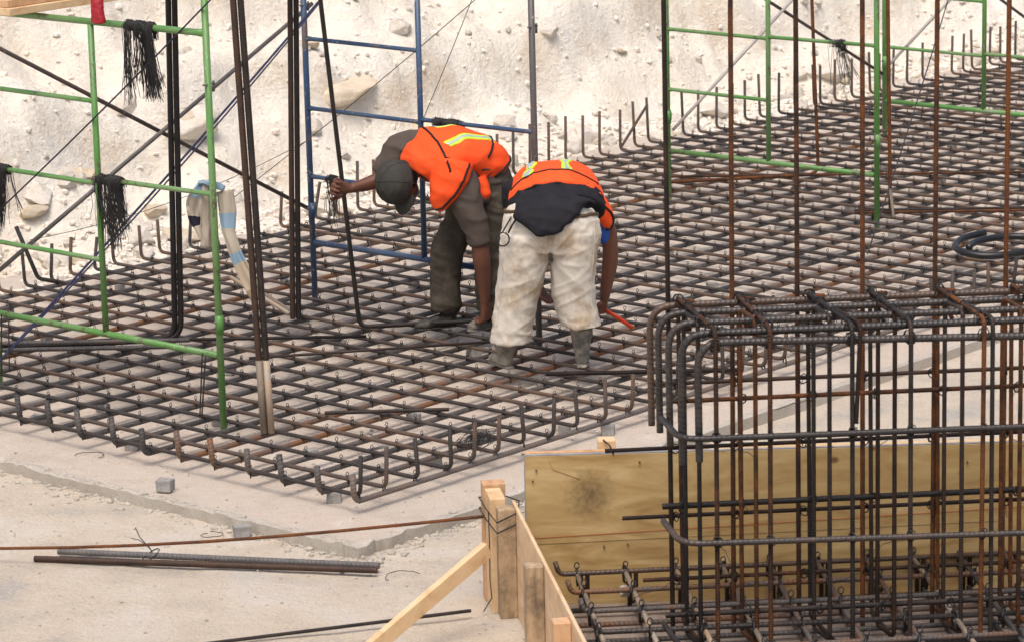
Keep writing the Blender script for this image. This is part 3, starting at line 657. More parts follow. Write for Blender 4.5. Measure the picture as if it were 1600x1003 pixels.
# rebar grid on the floor of the box
cr = math.radians(3.6); C1 = E1 * math.cos(cr) - E2 * math.sin(cr); C2 = E2 * math.cos(cr) + E1 * math.sin(cr); KB = fw(.75, 0, 0)
def kw(u, v, z): return KB + C1 * (u - .75) + C2 * v + EZ * z
foot = empty('footing_mat', 'two-layer grid of reinforcing bars on the floor of the formwork box', 'rebar mat', None, kw(.2, .1, GZ)); FB = V(kw(.2, .1, GZ))
gt = G()
for z, vs, us in ((.175, (.10, .45, .80, 1.15, 1.50, 1.9, 2.3), np.arange(.26, 3.6, .262)), (.0, (.22, .5, .78, 1.06, 1.4, 1.75, 2.2), np.arange(.33, 3.6, .262))):
    for k, v_ in enumerate(vs):
        v2 = v_ + random.uniform(-.02, .02); u0 = .14 + .09 * v_
        p = [kw(u0 - .01, v2, z + .07), kw(u0 + .01, v2, z), kw(3.5, v2 + random.uniform(-.03, .03), z)] if z > .1 else [kw(u0, v2, z), kw(3.5, v2, z)]
        tubeobj('long_bar', [q - FB for q in fillet(p, .05, 4)], .0145, M['bar_b'] if k % 3 else M['bar_cage'], foot, 7)
    for u in us:
        u2 = u + random.uniform(-.02, .02)
        p = [kw(u2, .06, z - .03 + .02), kw(u2 + random.uniform(-.02, .03), 2.4, z - .03)]
        tubeobj('cross_bar', [q - FB for q in p], .0145, M['bar_cement'] if random.random() < .45 else M['bar_b'], foot, 7)
        if z > .1:
            tubeobj('bar_chair', [q - FB for q in fillet([kw(u2 + .02, .10, GZ + .02), kw(u2 + .02, .115, z - .0), kw(u2 + .055, .115, z - .0), kw(u2 + .055, .10, GZ + .02)], .02, 3)], .0125, M['bar_dark'], foot, 6)
            for v_ in vs:
                for vv, ff in random.choice(near): gt.put([p_ * 1.5 + V(kw(u2, v_, z)) - FB for p_ in vv], ff)
tag(gt.add('wire_ties', M['wire'], foot), None, None, None, 'stuff')
tag(add('concrete_spacer', RK[2], None, kw(.52, .12, .06)), 'round grey mortar spacer against the plywood at the back left of the box', 'concrete block').scale = (.05, .05, .045)

# ------------------------------------------------------------------ rebar cage
cage = empty('rebar_cage', 'tall tied cage of stirrups and thick hooked top bars standing in the formwork', 'rebar cage', None, kw(.75, 1.0, GZ)); CB = V(kw(.75, 1.0, GZ))
def cbar(name, pts, r, mat, fil=.0, sides=8, rib=0):
    q = [V(p) - CB for p in pts]; q = fillet(q, fil, 6) if fil else q
    return tubeobj(name, q, r, M[mat], cage, sides, rib)
ZT = 1.772
for k, (v_, u0, z0, zt, zr) in enumerate(((.715, .5945, 1.142, ZT, ZT), (.90, .6137, 1.152, ZT, ZT), (1.13, .6354, 1.137, ZT, ZT), (1.37, .667, 1.10, ZT, ZT), (1.415, .743, 1.13, 1.737, 1.70))):
    cbar('top_bar', [kw(u0 + .004, v_, z0), kw(u0, v_, zt), kw(2.45, v_, zr), kw(3.4, v_, zr)], .0185 if k < 3 else .0195, 'bar_cage', .13, 10, .026)
for u in (.702, 1.026, 1.374, 1.714, 2.086, 2.459, 2.83, 3.2):
    cbar('upright_bar', [kw(u, .672, GZ + .01), kw(u + random.uniform(-.012, .012), .672, 4.1)], .013, 'bar_rust', 0, 8, .016)
stn = (.829, 1.10, 1.511, 1.806, 2.175, 2.54, 2.88, 3.2)
ubs = (.747, 1.06, 1.422, 1.748, 2.102, 2.492, 2.82, 3.14); ums = (.777, 1.066, 1.444, 1.778, 2.125, 2.425, 2.80, 3.1)
ct = G()
def wrap(c, sc, n=3):
    for q in range(n):
        a_ = random.uniform(0, 3.1); vx = V((math.cos(a_), math.sin(a_), random.uniform(-.3, .3)))
        lp_ = [c + (vx * .022 * math.cos(t) + EZ * .024 * math.sin(t)) * sc + V((random.uniform(-.004, .004), random.uniform(-.004, .004), 0)) for t in np.linspace(0, 2 * PI, 9)]
        ct.put(*tube(lp_, .0036, 3, False)[:2])
    if random.random() < .5:
        a_ = [c]; d_ = V((random.uniform(-.05, .05), random.uniform(-.05, .05), random.uniform(-.02, .01)))
        for s_ in range(5): a_.append(a_[-1] + d_ * random.uniform(.4, 1) + V((0, 0, random.uniform(-.025, .008))))
        ct.put(*tube(a_, .0022, 3)[:2])
for k, uf in enumerate(stn):
    mt_ = ['bar_rust', 'bar_rust', 'bar_dark', 'bar_dark', 'bar_rust'][k % 5]; zt = ZT + .033; ub = ubs[k]; um_ = ums[k]
    cbar('stirrup', [kw(ub + .03, .90, zt - .12), kw(ub - .005, .685, zt + .0), kw(uf, 1.445, zt), kw(uf + random.uniform(-.008, .008), 1.445, .06), kw(ub + .01, .69, .06), kw(ub, .688, zt - .10)], .0122, mt_, .055, 8, .016)
    cbar('stirrup', [kw(um_ - .035, .925, .08), kw(um_ - .035, .925, zt - .02), kw(um_ + .004, 1.165, zt - .02), kw(um_ + .004, 1.165, .08), kw(um_ - .033, .925, .07)], .0118, 'bar_rust' if k % 2 else 'bar_dark', .05, 8, .016)
    if k in (2, 4): cbar('stirrup', [kw(uf - .03, 1.12, zt + .004), kw(uf + .042, 1.447, zt + .002), kw(uf + (.02 if k == 2 else .045), 1.447, 1.30 if k == 2 else .06)], .0122, 'bar_rust' if k == 2 else 'bar_dark', .05, 8, .016)
    cbar('hooked_tail', [kw(ub + .06, .80, zt + .004), kw(ub + .025, .70, zt - .02), kw(ub + .035, .73, zt - .17)], .0118, 'bar_rust', .03)
    for v_, zz in ((.715, ZT), (.90, ZT), (1.13, ZT), (1.37, ZT), (1.42, ZT - .07)):
        wrap(V(kw(ub + (uf - ub) * (v_ - .69) / .75, v_, zz + .02)) - CB, 1.5, 4 if v_ < .8 else 3)
# side bars
for z, v_, u0, r, m_ in ((1.345, .655, .60, .0115, 'bar_dark'), (1.0, .655, .36, .0115, 'bar_rust'), (.632, .655, .445, .0115, 'bar_rust'), (.289, .655, .55, .0115, 'bar_rust'), (1.312, .90, .66, .0125, 'bar_rust'), (.757, .90, .625, .0165, 'bar_dark'), (.245, 1.13, .605, .015, 'bar_dark')):
    cbar('side_bar', [kw(u0, v_, z), kw(3.4, v_, z + .005)], r, m_, 0, 8, .018)
    for uf in ubs: wrap(V(kw(uf - .02, v_ + .015, z)) - CB, 1.1, 2)
for z, z2, r in ((1.263, 1.245, .0165), (.725, .685, .0165), (.17, .14, .015)):
    cbar('side_bar', [kw(.60, 1.12, z + .02), kw(.645, 1.475, z), kw(3.4, 1.475, z2)], r, 'bar_cage', .12, 8, .018)
    for uf in stn: wrap(V(kw(uf, 1.462, z + (z2 - z) * (uf - .6) / 2.8)) - CB, 1.15, 2)
tag(ct.add('wire_ties', M['wire'], cage), None, None, None, 'stuff')
#@@PART2
# ------------------------------------------------------------------ things hung on the scaffolds
def wire_bundle(label, c, along, n, drop, spread, r=.0024, over=.03, seed=1, lump=.5):
    rr = random.Random(seed); g = G(); c = V(c); ax = V(along)
    cl = [(rr.gauss(0, spread * .8), rr.uniform(.65, 1.05), rr.gauss(0, .03), rr.choice((-1, -1, 1))) for _ in range(6)]
    for k in range(n):
        s0, d0, f0, front = cl[min(5, int(abs(rr.gauss(0, 2.2))))]
        s = s0 + rr.gauss(0, .02); d = drop * d0 * rr.uniform(.72, 1.06); p0 = c + ax * s
        nrm = V((-ax[1], ax[0], 0)) * front
        fan = f0 * 1.5 + rr.gauss(0, .03) + (s / spread * .02 if spread else 0); bow = rr.gauss(0, .008)
        pts = [p0 - nrm * .03 - EZ * .10 * rr.random(), p0 - nrm * .024 + EZ * .01, p0 + EZ * (.028 + rr.uniform(0, .012)), p0 + nrm * (over + rr.uniform(0, .012))]
        for q in (.2, .45, .7, 1): pts.append(p0 + nrm * (over + rr.uniform(-.008, .012)) + ax * (fan * q ** 1.4 + bow * math.sin(PI * q)) - EZ * d * q)
        g.put(*tube(pts, r, 3, False)[:2])
    for k in range(int(n * lump)):
        a = rr.uniform(0, 6.3); s = cl[rr.randrange(6)][0] + rr.gauss(0, .02)
        ring = [c + ax * (s + rr.uniform(-.01, .01)) + V((-ax[1], ax[0], 0)) * (.032 * math.cos(t)) + EZ * (.032 * math.sin(t) - .002) for t in np.linspace(a, a + 5, 8)]
        g.put(*tube(ring, r * 1.1, 3, False)[:2])
    return tag(g.add('wire_bundle', M['wire']), label, 'wire bundle', 'bundles of tie wire hung on the scaffolds')
AX = (1, 0, 0)
wire_bundle('large bundle of black tie wire hanging from the top rail of the near green scaffold', (-2.54, .74, 2.645), AX, 190, .50, .11, r=.0021, seed=14)
wire_bundle('bundle of black tie wire hanging beside the inner post of the near green scaffold', (-2.90, .74, 1.60), AX, 190, .46, .10, r=.0021, seed=15)
wire_bundle('bundle of black tie wire cut by the left border of the picture', (-3.99, .74, 1.565), AX, 110, .46, .05, seed=5)
wire_bundle('loose mass of black wire lying along the blue rung behind the orange vest', (-2.72, 3.85, 1.555), AX, 120, .10, .11, seed=6, lump=1)
wire_bundle('few tie wires hanging on the blue rung by the capped man\'s hand', (-3.93, 3.85, 1.02), AX, 22, .34, .05, seed=7)
wire_bundle('small bundle of wire hanging from the green rung behind the cage', (-2.74, 8.68, 1.545), AX, 30, .42, .06, r=.002, seed=8)
def hang(label, a, b, sag, r, mat, name='rope', cat='rope', group='ropes and wires strung on the scaffolds', n=14):
    a, b = V(a), V(b); pts = [a * (1 - k) + b * k - EZ * sag * 4 * k * (1 - k) for k in np.linspace(0, 1, n)]
    return tag(tubeobj(name, pts, r, M[mat], None, 6), label, cat, group)
hang('doubled navy rope rising steeply from lower left to the top of the blue leg', (-4.11, .66, .18), (-4.10, 3.945, 2.33), .03, .0085, 'rope_blue')
hang('second strand of navy rope running beside the doubled one', (-4.09, .62, .17), (-4.08, 3.95, 2.335), .06, .006, 'rope_blue')
hang('thin dark cord crossing the near green scaffold up to its right leg top', (-4.2, .71, 1.15), (-1.80, .71, 2.90), .02, .0055, 'rope_dark', 'cord')
hang('thin wire rising from the mat across the bank to the top centre', (-5.6, 4.3, .56), (-2.75, 4.3, 2.46), .03, .0032, 'wire', 'guy_wire', 'wire')
hang('thin wire rising steeply behind the man in the cap', (-3.60, 4.3, 1.12), (-2.86, 4.3, 2.42), .02, .0028, 'wire', 'guy_wire', 'wire')
hang('thin dark cord slanting down across the far mat at the right', (-4.4, 12.8, 1.45), (-1.55, 7.4, .13), .04, .006, 'wire', 'cord')
hang('thin wire strung low along the back edge behind the near green frame', (-5.6, 2.3, .62), (-5.6, 5.3, .95), .10, .0026, 'wire', 'guy_wire', 'wire')
hang('short black wire tails hanging from the near green ledger at its right end', (-2.02, .70, .55), (-2.06, .68, .13), 0, .0055, 'wire', 'tie_wire', 'wire', 'wire tails on the near ledger')
hang('second black wire tail hanging just left of the green leg', (-2.06, .71, .56), (-2.10, .70, .12), 0, .005, 'wire', 'tie_wire', 'wire', 'wire tails on the near ledger')
hang('black wire tail hanging from the near green ledger at the left border', (-4.04, .70, .56), (-4.05, .68, .14), 0, .005, 'wire', 'tie_wire', 'wire', 'wire tails on the near ledger')
hang('second black wire tail hanging at the left border', (-3.97, .70, .53), (-3.98, .69, .16), 0, .0045, 'wire', 'tie_wire', 'wire', 'wire tails on the near ledger')
# planks on the top rail and a red glove
o = empty('scaffold_plank', 'thick timber plank lying across the top rail in the upper left corner', 'plank', None, (-3.42, .40, 2.684))
v, f = obox((0, 0, 0), (-.30, 0.0, 0), (.02, 3.6, 0), (0, 0, .05)); add('board', bevel_mesh('board', v, f, M['lumber'], .004), o)
v, f = obox((-.03, .01, .052), (-.29, 0.0, 0), (.02, 3.6, 0), (0, 0, .05)); add('board', bevel_mesh('board', v, f, M['lumber_or'], .004), o)
gl = [loft([((-2.83, .64, 2.86), (.035, 0, 0), (0, .03, 0)), ((-2.81, .62, 2.80), (.045, 0, 0), (0, .034, 0)), ((-2.795, .61, 2.72), (.052, 0, 0), (0, .036, 0)), ((-2.79, .61, 2.665), (.056, 0, 0), (0, .04, 0))], 18)]
o = finish('glove', remesh(gl, .007, 2), M['red'], None, lambda p: .005 * nz(p, 18) + .003 * (1 - 2 * abs(nz(p, 30, 4)))); tag(o, 'dark red rubber glove cuff hanging beside the plank end at the top left', 'glove')
# striped shirt draped on the rung end
sh = empty('hanging_shirt', 'beige shirt with pale blue and black stripes hung over the right green scaffold leg', 'shirt', None, (-1.95, .68, 1.6)); SB_ = V((-1.95, .68, 1.6))
def cloth(name, path, wid, thick, a0, a1, seed):
    path = [V(p) + V((-.05, .19, 0)) for p in path]; rings = []; n = len(path); vs = []; N = 26; al = []
    P = resample(path, .02); m = len(P)
    T = np.gradient(P, axis=0); T /= np.linalg.norm(T, axis=1)[:, None]
    vv = []; ff = []
    for i in range(m):
        s = V((RX, RY, 0)); s = s - T[i] * (s @ T[i]); s /= np.linalg.norm(s); q = np.cross(T[i], s); k = i / (m - 1)
        w = np.interp(k, np.linspace(0, 1, len(wid)), wid)
        for j in range(N):
            t = 2 * PI * j / N; fold = 1 + .5 * noise.noise(Vector((math.cos(t) * 2.2 + seed, math.sin(t) * 2.2, k * 2.0)))
            vv.append(P[i] + s * math.cos(t) * w * fold + q * math.sin(t) * thick * .65 * (1 + 1.6 * noise.noise(Vector((math.cos(t) * 3 + seed, 5, k * 3))))); al.append(a0 + (a1 - a0) * k)
    ff = [(i * N + j, i * N + (j + 1) % N, (i + 1) * N + (j + 1) % N, (i + 1) * N + j) for i in range(m - 1) for j in range(N)] + [tuple(range(N))[::-1], tuple(range((m - 1) * N, m * N))]
    return add(name, mesh(name, [p - SB_ for p in vv], ff, M['stripe'], True, {'al': al, 'an': [0] * len(al)}), sh)
cloth('shirt_body', [(-2.05, .64, 1.64), (-2.08, .62, 1.55), (-2.09, .61, 1.42), (-2.03, .61, 1.28)], [.04, .068, .06, .028], .035, .22, .55, 1)
cloth('shirt_body', [(-2.00, .62, 1.65), (-1.98, .60, 1.56), (-1.99, .60, 1.42), (-2.0, .60, 1.24)], [.03, .05, .055, .04], .03, .46, .55, 4)
cloth('sleeve', [(-1.87, .65, 1.62), (-1.84, .64, 1.50), (-1.83, .63, 1.36), (-1.77, .64, 1.20), (-1.70, .66, 1.06), (-1.63, .67, .94)], [.042, .048, .038, .04, .046, .040], .03, .46, .985, 8)
cloth('collar', [(-2.06, .62, 1.655), (-1.96, .60, 1.67), (-1.86, .63, 1.64)], [.022, .026, .02], .022, .17, .22, 12)
# coil of hose, wire tangle
hp = []
for k in range(60):
    t = k / 59; a = 2.6 + t * 7.6; rx = .29 - .04 * t; hp.append((-.78 + rx * math.cos(a) + .10 * t, 8.05 + .5 * rx / .34 * math.sin(a), .165 + .05 * max(0, math.sin(a * .5 + .6)) + .03 * t))
tag(tubeobj('hose', hp, .028, M['hose'], None, 10), 'loose coil of black hose lying on the mat at the right', 'hose')
g = G(); rr = random.Random(2)
for k in range(46):
    c = V((-.17 + rr.gauss(0, .03), 1.24 + rr.gauss(0, .03), .15 + abs(rr.gauss(0, .025)))); a0 = rr.uniform(0, 6.3); ra = rr.uniform(.03, .10); tl = rr.uniform(-.5, .5)
    g.put(*tube([c + V((ra * math.cos(t) * .75, ra * math.sin(t) * 1.2, ra * .35 * math.sin(t + tl))) for t in np.linspace(a0, a0 + rr.uniform(2, 6), 9)], .0022, 3, False)[:2])
tag(g.add('wire_tangle', M['wire']), 'tangled nest of dark wire on the mat near its front right edge', 'wire')
def curl(c, seed, label):
    rr = random.Random(seed); c = V(c); pts = [c]
    a = rr.uniform(0, 6)
    for k in range(12): a += rr.uniform(-.2, .9); pts.append(pts[-1] + V((math.cos(a), math.sin(a), 0)) * .03)
    return tag(tubeobj('wire_scrap', pts, .0024, M['wire'], None, 4), label, 'wire', 'wire scraps on the ground')
curl((-2.2, -.10, .012), 1, 'curled scrap of black wire on the slab in front of the mat, left')
curl((-.55, -.72, GZ + .02), 5, 'curled scrap of black wire on the ground by the second mortar cube')
curl((1.0, -.55, GZ + .02), 9, 'short scrap of black wire on the ground left of the formwork post')
for k, (x, y) in enumerate(((-.05, 1.62), (-.95, 1.15), (-1.25, 1.42))):
    v, f = box((-.06, -.012, 0), (.06, .012, .008), .004); tag(add('concrete_chip', bevel_mesh('concrete_chip', v, f, M['block'], .002), None, (x, y, .004), (0, 0, .3 + k)), ['thin pale chip lying under the mat near the right edge', 'thin pale chip lying under the mat left of the short bar', 'thin pale chip under the mat farther left'][k], 'chip')

# ------------------------------------------------------------------ the two men
LR = V((.7519, .6592, 0)); LF = V((-.6630, .7486, 0))
class Man:
    def __init__(s, base, label):
        s.b = V(base); s.o = empty('person', label, 'person', 'men tying rebar', base)
    lift = 1.0
    def __call__(s, x, d, z): return LR * x + LF * d + EZ * z * s.lift          # relative to the man's own base
    def d(s, x, d, z): return LR * x + LF * d + EZ * z
def rings(man, lst, lat=None, dors=None):
    """lst: (x,d,z, half width, half depth); section axes follow the spine"""
    pts = [man(*q[:3]) for q in lst]; T = np.gradient(V(pts), axis=0); out = []
    for p, t, q in zip(pts, T, lst):
        t = t / np.linalg.norm(t); a = V(lat) - t * (V(lat) @ t); a /= np.linalg.norm(a); b = np.cross(a, t)
        if b @ V(dors) < 0: b = -b
        out.append((p, a * q[3], b * q[4]))
    return out
def surf(rg, t, th, off=0):
    k = t * (len(rg) - 1); i = min(int(k), len(rg) - 2); w = k - i; (c0, a0, b0), (c1, a1, b1) = rg[i], rg[i + 1]
    c, a, b = c0 * (1 - w) + c1 * w, a0 * (1 - w) + a1 * w, b0 * (1 - w) + b1 * w
    n = a / (a @ a) * math.cos(th) + b / (b @ b) * math.sin(th); n /= np.linalg.norm(n)
    return c + a * math.cos(th) + b * math.sin(th) + n * off
def strip(rg, t0, t1, th0, th1, off, n=16, m=4):
    """a band of tape: t runs along it, th across; with thickness"""
    v, f = [], []
    for o_ in (off, off - .012):
        for i in range(n + 1):
            for j in range(m + 1):
                t = t0 + (t1 - t0) * i / n; th = (th0[0] + (th0[1] - th0[0]) * i / n) * (1 - j / m) + (th1[0] + (th1[1] - th1[0]) * i / n) * j / m
                v.append(surf(rg, t, th, o_))
    K = (n + 1) * (m + 1); q = lambda i, j: i * (m + 1) + j
    for i in range(n):
        for j in range(m): f.append((q(i, j), q(i + 1, j), q(i + 1, j + 1), q(i, j + 1))); f.append((K + q(i, j), K + q(i, j + 1), K + q(i + 1, j + 1), K + q(i + 1, j)))
    for i in range(n): f += [(q(i, 0), K + q(i, 0), K + q(i + 1, 0), q(i + 1, 0)), (q(i, m), q(i + 1, m), K + q(i + 1, m), K + q(i, m))]
    for j in range(m): f += [(q(0, j), q(0, j + 1), K + q(0, j + 1), K + q(0, j)), (q(n, j), K + q(n, j), K + q(n, j + 1), q(n, j + 1))]
    return v, f
class Snap:
    """lays tape on the finished cloth surface"""
    def __init__(s, o):
        from mathutils.bvhtree import BVHTree
        s.t = BVHTree.FromPolygons([v.co.copy() for v in o.data.vertices], [tuple(p.vertices) for p in o.data.polygons])
    def __call__(s, p, off):
        c, n, i, d = s.t.find_nearest(Vector(tuple(map(float, p)))); return V(c) + V(n) * off
def tape(name, snap, centre, across, w, mat, parent, off=.003, n=24):
    """ribbon of width w along the polyline `centre`, snapped to the cloth"""
    P = resample(centre, .012); v, f = [], []; m = 4; across = V(across)
    for o_ in (off, off - .01):
        for p in P:
            for j in range(m + 1): v.append(snap(p + across * w * (j / m - .5), o_))
    nn = len(P); K = nn * (m + 1); q = lambda i, j: i * (m + 1) + j
    for i in range(nn - 1):
        for j in range(m): f.append((q(i, j), q(i + 1, j), q(i + 1, j + 1), q(i, j + 1)))
        f += [(q(i, 0), K + q(i, 0), K + q(i + 1, 0), q(i + 1, 0)), (q(i, m), q(i + 1, m), K + q(i + 1, m), K + q(i, m))]
    return add(name, mesh(name, v, f, M[mat]), parent)
def piping(name, snap, pts, r, mat, parent):
    return tubeobj(name, [snap(p, r * .4) for p in resample(pts, .015)], r, M[mat], parent, 6)
def hand(wrist, dirv, palm_n, curl=.5, size=1.0, thumb=1):
    """palm and five fingers from the wrist along dirv; palm_n is the palm's facing; curl bends the fingers towards it"""
    w = V(wrist); d = V(dirv) / np.linalg.norm(dirv); n = V(palm_n) - d * (V(palm_n) @ d); n /= np.linalg.norm(n); s = np.cross(d, n) * thumb
    out = []
    for k in (-.03, -.01, .01, .03): out += chain([(w, .024 * size), (w + (d * .085 + s * k) * size, .0155 * size)], 8)
    for k, (so_, ln) in enumerate(((-.033, .060), (-.011, .076), (.011, .082), (.033, .074))):
        p = w + (d * .088 + s * so_) * size; ang = 0; pr = [(p, .0105 * size)]
        for j, fr in enumerate((.45, .32, .23)):
            ang += curl * (1.0, 1.15, .8)[j]; p = p + (d * math.cos(ang) + n * math.sin(ang)) * ln * fr * 1.15 * size; pr.append((p, (.0098, .009, .0078)[j] * size))
        out += chain(pr, 8)
    p = w + (d * .028 + s * .03) * size; q1 = p + (d * .035 + s * .030 + n * .012) * size; q2 = q1 + (d * .026 + s * .006 + n * .024) * size; q3 = q2 + (d * .018 - s * .006 + n * .018) * size
    out += chain([(p, .016 * size), (q1, .0125 * size), (q2, .0105 * size), (q3, .009 * size)], 8)
    return out
def head(c, face, up, sc=1.0):
    """skull, jaw, nose, brow, ears facing `face`"""
    c = V(c); F = V(face) / np.linalg.norm(face); U = V(up) - F * (V(up) @ F); U /= np.linalg.norm(U); S = np.cross(U, F)
    P = lambda f, u, s: c + (F * f + U * u + S * s) * sc
    g = []
    def ell(p, ra, rb, rc):
        v, f = sphere((0, 0, 0), 1, 3); return [p + (F * q[0] * ra + U * q[1] * rb + S * q[2] * rc) * sc for q in v], f
    g.append(ell(P(-.01, .03, 0), .098, .095, .078)); g.append(ell(P(.03, -.045, 0), .068, .075, .060)); g.append(ell(P(.065, -.085, 0), .028, .025, .030))
    g += chain([(P(.092, .022, 0), .010 * sc), (P(.115, -.022, 0), .015 * sc)], 8); g += chain([(P(.105, -.025, .013), .009 * sc), (P(.105, -.025, -.013), .009 * sc)], 8)
    g += chain([(P(.083, .03, .035), .013 * sc), (P(.083, .03, -.035), .013 * sc)], 8); g += chain([(P(.088, -.055, .018), .010 * sc), (P(.088, -.055, -.018), .010 * sc)], 8)
    for s_ in (1, -1): g.append(ell(P(-.01, -.005, .078 * s_), .022, .034, .010))
    return g, P
def folds(f1, a1, f2, a2, seed, zs=1.0):
    def fn(p):
        q = (p[0], p[1], p[2] * zs)
        return a1 * fbm(q, f1, 3, seed) + a2 * (1 - 2 * abs(nz((p[0] * .7 + p[2] * .9, p[1] * .7 + p[2] * .4, p[2] * 1.2), f2, seed))) 
    return fn
def boot(man, name, heel, toe, ztop, rs, mat, parent):
    """shaft, heel, instep and toe on a flat sole"""
    h, t_ = V(heel), V(toe); d = t_ - h; L = np.linalg.norm(d); d = d / L; s = np.cross(EZ, d)
    g = [loft([(h + d * .05 + EZ * .03, s * .048, d * .058), (h + d * .05 + EZ * .09, s * .05, d * .06), (h + d * .045 + EZ * ztop * .7, s * rs, d * rs * 1.08), (h + d * .04 + EZ * ztop, s * rs * 1.06, d * rs * 1.12)], 16)]
    g.append(loft([(h + EZ * .04, s * .034, EZ * .036), (h + d * .05 + EZ * .05, s * .045, EZ * .05), (h + d * L * .5 + EZ * .05, s * .044, EZ * .05), (h + d * L * .75 + EZ * .04, s * .05, EZ * .038), (h + d * L * .93 + EZ * .036, s * .042, EZ * .032), (h + d * L + EZ * .034, s * .022, EZ * .022)], 16))
    me = remesh(g, .008, 3)
    for v in me.vertices:
        if v.co.z < .012: v.co.z = .012
    b = finish(name, me, mat, parent, lambda p: .004 * nz(p, 20))
    v, f = loft([(h - d * .01 + EZ * .0, s * .03, EZ * .0), (h - d * .008 + EZ * .011, s * .036, EZ * .011), (h + d * .05 + EZ * .011, s * .047, EZ * .011), (h + d * L * .5 + EZ * .011, s * .042, EZ * .011), (h + d * L * .76 + EZ * .011, s * .052, EZ * .011), (h + d * L * .95 + EZ * .011, s * .042, EZ * .011), (h + d * (L + .008) + EZ * .011, s * .02, EZ * .009)], 12)
    add('sole', mesh('sole', v, f, mat), b)
    return b
ZP = .128
# ---- man in white trousers, seen from behind
m2 = Man((-1.175, 3.085, ZP), 'stooping man in dirty white trousers and orange vest seen from behind'); A = m2; m2.lift = 1.045
LAT, DOR = LR, (-LF * .5 + EZ)
tr = rings(A, [(.09, .05, 1.035, .285, .155), (.08, .02, 1.01, .315, .185), (.065, .0, .95, .335, .21), (.05, -.005, .87, .332, .205), (.04, 0, .79, .31, .18)], LAT, -LF)
lg = lambda l: [(A(x, d, z), LR * a, LF * b) for x, d, z, a, b in l]
g_ = [loft(tr), loft(lg([(-.115, 0, .90, .172, .19), (-.125, 0, .78, .172, .185), (-.145, 0, .66, .165, .175), (-.18, .005, .50, .152, .162), (-.21, 0, .36, .141, .15), (-.23, -.01, .24, .134, .146), (-.245, -.015, .175, .138, .15)])),
      loft(lg([(.205, 0, .90, .175, .19), (.205, 0, .78, .160, .185), (.195, 0, .64, .152, .17), (.195, .005, .50, .149, .158), (.21, 0, .39, .142, .148), (.23, -.005, .32, .134, .148), (.243, -.01, .275, .136, .152)]))]
def f2(p):
    z = p[2]; x = p @ LR; q = p @ LF
    hem = max(0, 1 - abs(z - .27) / .16); seat = max(0, 1 - abs(z - .86) / .2)
    rdg = lambda a, b, c: 1 - 2 * abs(noise.noise(Vector((a, b, c))))
    shp = lambda v: max(0, v - .35) * 1.5 - .15
    h1 = shp(rdg(x * 3.2 + 1, q * 3.2, z * 15 + 1.6 * nz((x, q, z), 4))); h2 = shp(rdg(x * 7 + z * 4, q * 6, z * 3 + 9)); h3 = shp(rdg(x * 6 - z * 8 + 4, q * 5 + z * 3, z * 5))
    cr_d = math.hypot((x - .04) / .9, z - .79); fan = shp(rdg(math.atan2(z - .79, x - .04) * 2.2, q * 2, cr_d * 2)) * math.exp(-((cr_d - .17) / .14) ** 2)
    crease = -.020 * math.exp(-((x - .045) / .016) ** 2) * max(0, min(1, (1.03 - z) / .08)) if z > .74 else 0
    return .010 * hem * h1 + .006 * h2 + .005 * h3 + .007 * fan + .006 * seat * h1 + crease + .002 * fbm(p, 22, 3)
tw = finish('trousers', remesh(g_, .0085, 5), M['trouser_white'], A.o, f2)
sn = Snap(tw)
band = [A(.085 + .315 * math.cos(t), .03 - .185 * math.sin(t), 1.025 - .012 * math.sin(t)) for t in np.linspace(-.35, PI + .35, 30)]
piping('belt', sn, band, .012, 'belt', tw)
for x0 in (-.28, .36): piping('side_seam', sn, [A(x0, -.12, 1.0), A(x0 - .03, -.12, .6), A(x0 - .07 if x0 < 0 else x0, -.12, .3)], .003, 'trouser_white', tw)
# black shirt
sr = rings(A, [(.09, .035, 1.02, .328, .205), (.09, .10, 1.075, .325, .19), (.095, .22, 1.11, .285, .155), (.095, .36, 1.13, .265, .145), (.095, .52, 1.12, .25, .14), (.095, .66, 1.06, .19, .12)], LAT, A.d(0, -.3, 1))
flap = rings(A, [(.10, -.06, 1.11, .27, .075), (.085, -.14, 1.06, .30, .062), (.125, -.185, 1.015, .22, .045), (.16, -.205, .985, .12, .034)], LAT, -LF)
sv2 = limb([(A(-.19, .56, 1.06), .09), (A(-.18, .64, .92), .08), (A(-.17, .68, .83), .072)]) + limb([(A(.30, .54, 1.05), .09), (A(.40, .58, .92), .072), (A(.44, .60, .83), .064)])
shb = finish('shirt', remesh([loft(sr), loft(flap)] + sv2, .011, 4), M['shirt_black'], A.o, folds(5, .008, 8, .010, 3))
finish('sleeve_cuff', remesh(limb([(A(.40, .58, .88), .055), (A(.425, .59, .79), .062), (A(.44, .60, .73), .057)]), .009, 3), M['blue_cloth'], shb, None)
# vest
vr = rings(A, [(.092, .085, 1.055, .325, .212), (.092, .14, 1.085, .322, .21), (.092, .21, 1.105, .31, .19), (.092, .32, 1.13, .292, .172), (.092, .45, 1.135, .285, .165), (.092, .58, 1.10, .262, .155), (.092, .69, 1.05, .20, .13)], LAT, A.d(0, -.45, 1))
vest = finish('safety_vest', remesh([loft(vr, 30)] + limb([(A(.31, .48, 1.04), .085), (A(.41, .52, .93), .066), (A(.455, .54, .845), .045)]), .011, 4), M['vest'], A.o, folds(6, .006, 9, .009, 8))
sn = Snap(vest)
for x, k in ((-.13, 0), (.175, 1)):
    cl = [A(x, .13 + .03 * i, 1.29 + .02 * i) for i in range(4)] + [A(x + .005, .33, 1.40), A(x + .006, .48, 1.42), A(x + .006, .62, 1.34)]
    tape('lime_tape', sn, cl, LR, .078, 'lime_tape', vest, .004); tape('grey_tape', sn, cl, LR, .026, 'grey_tape', vest, .0065)
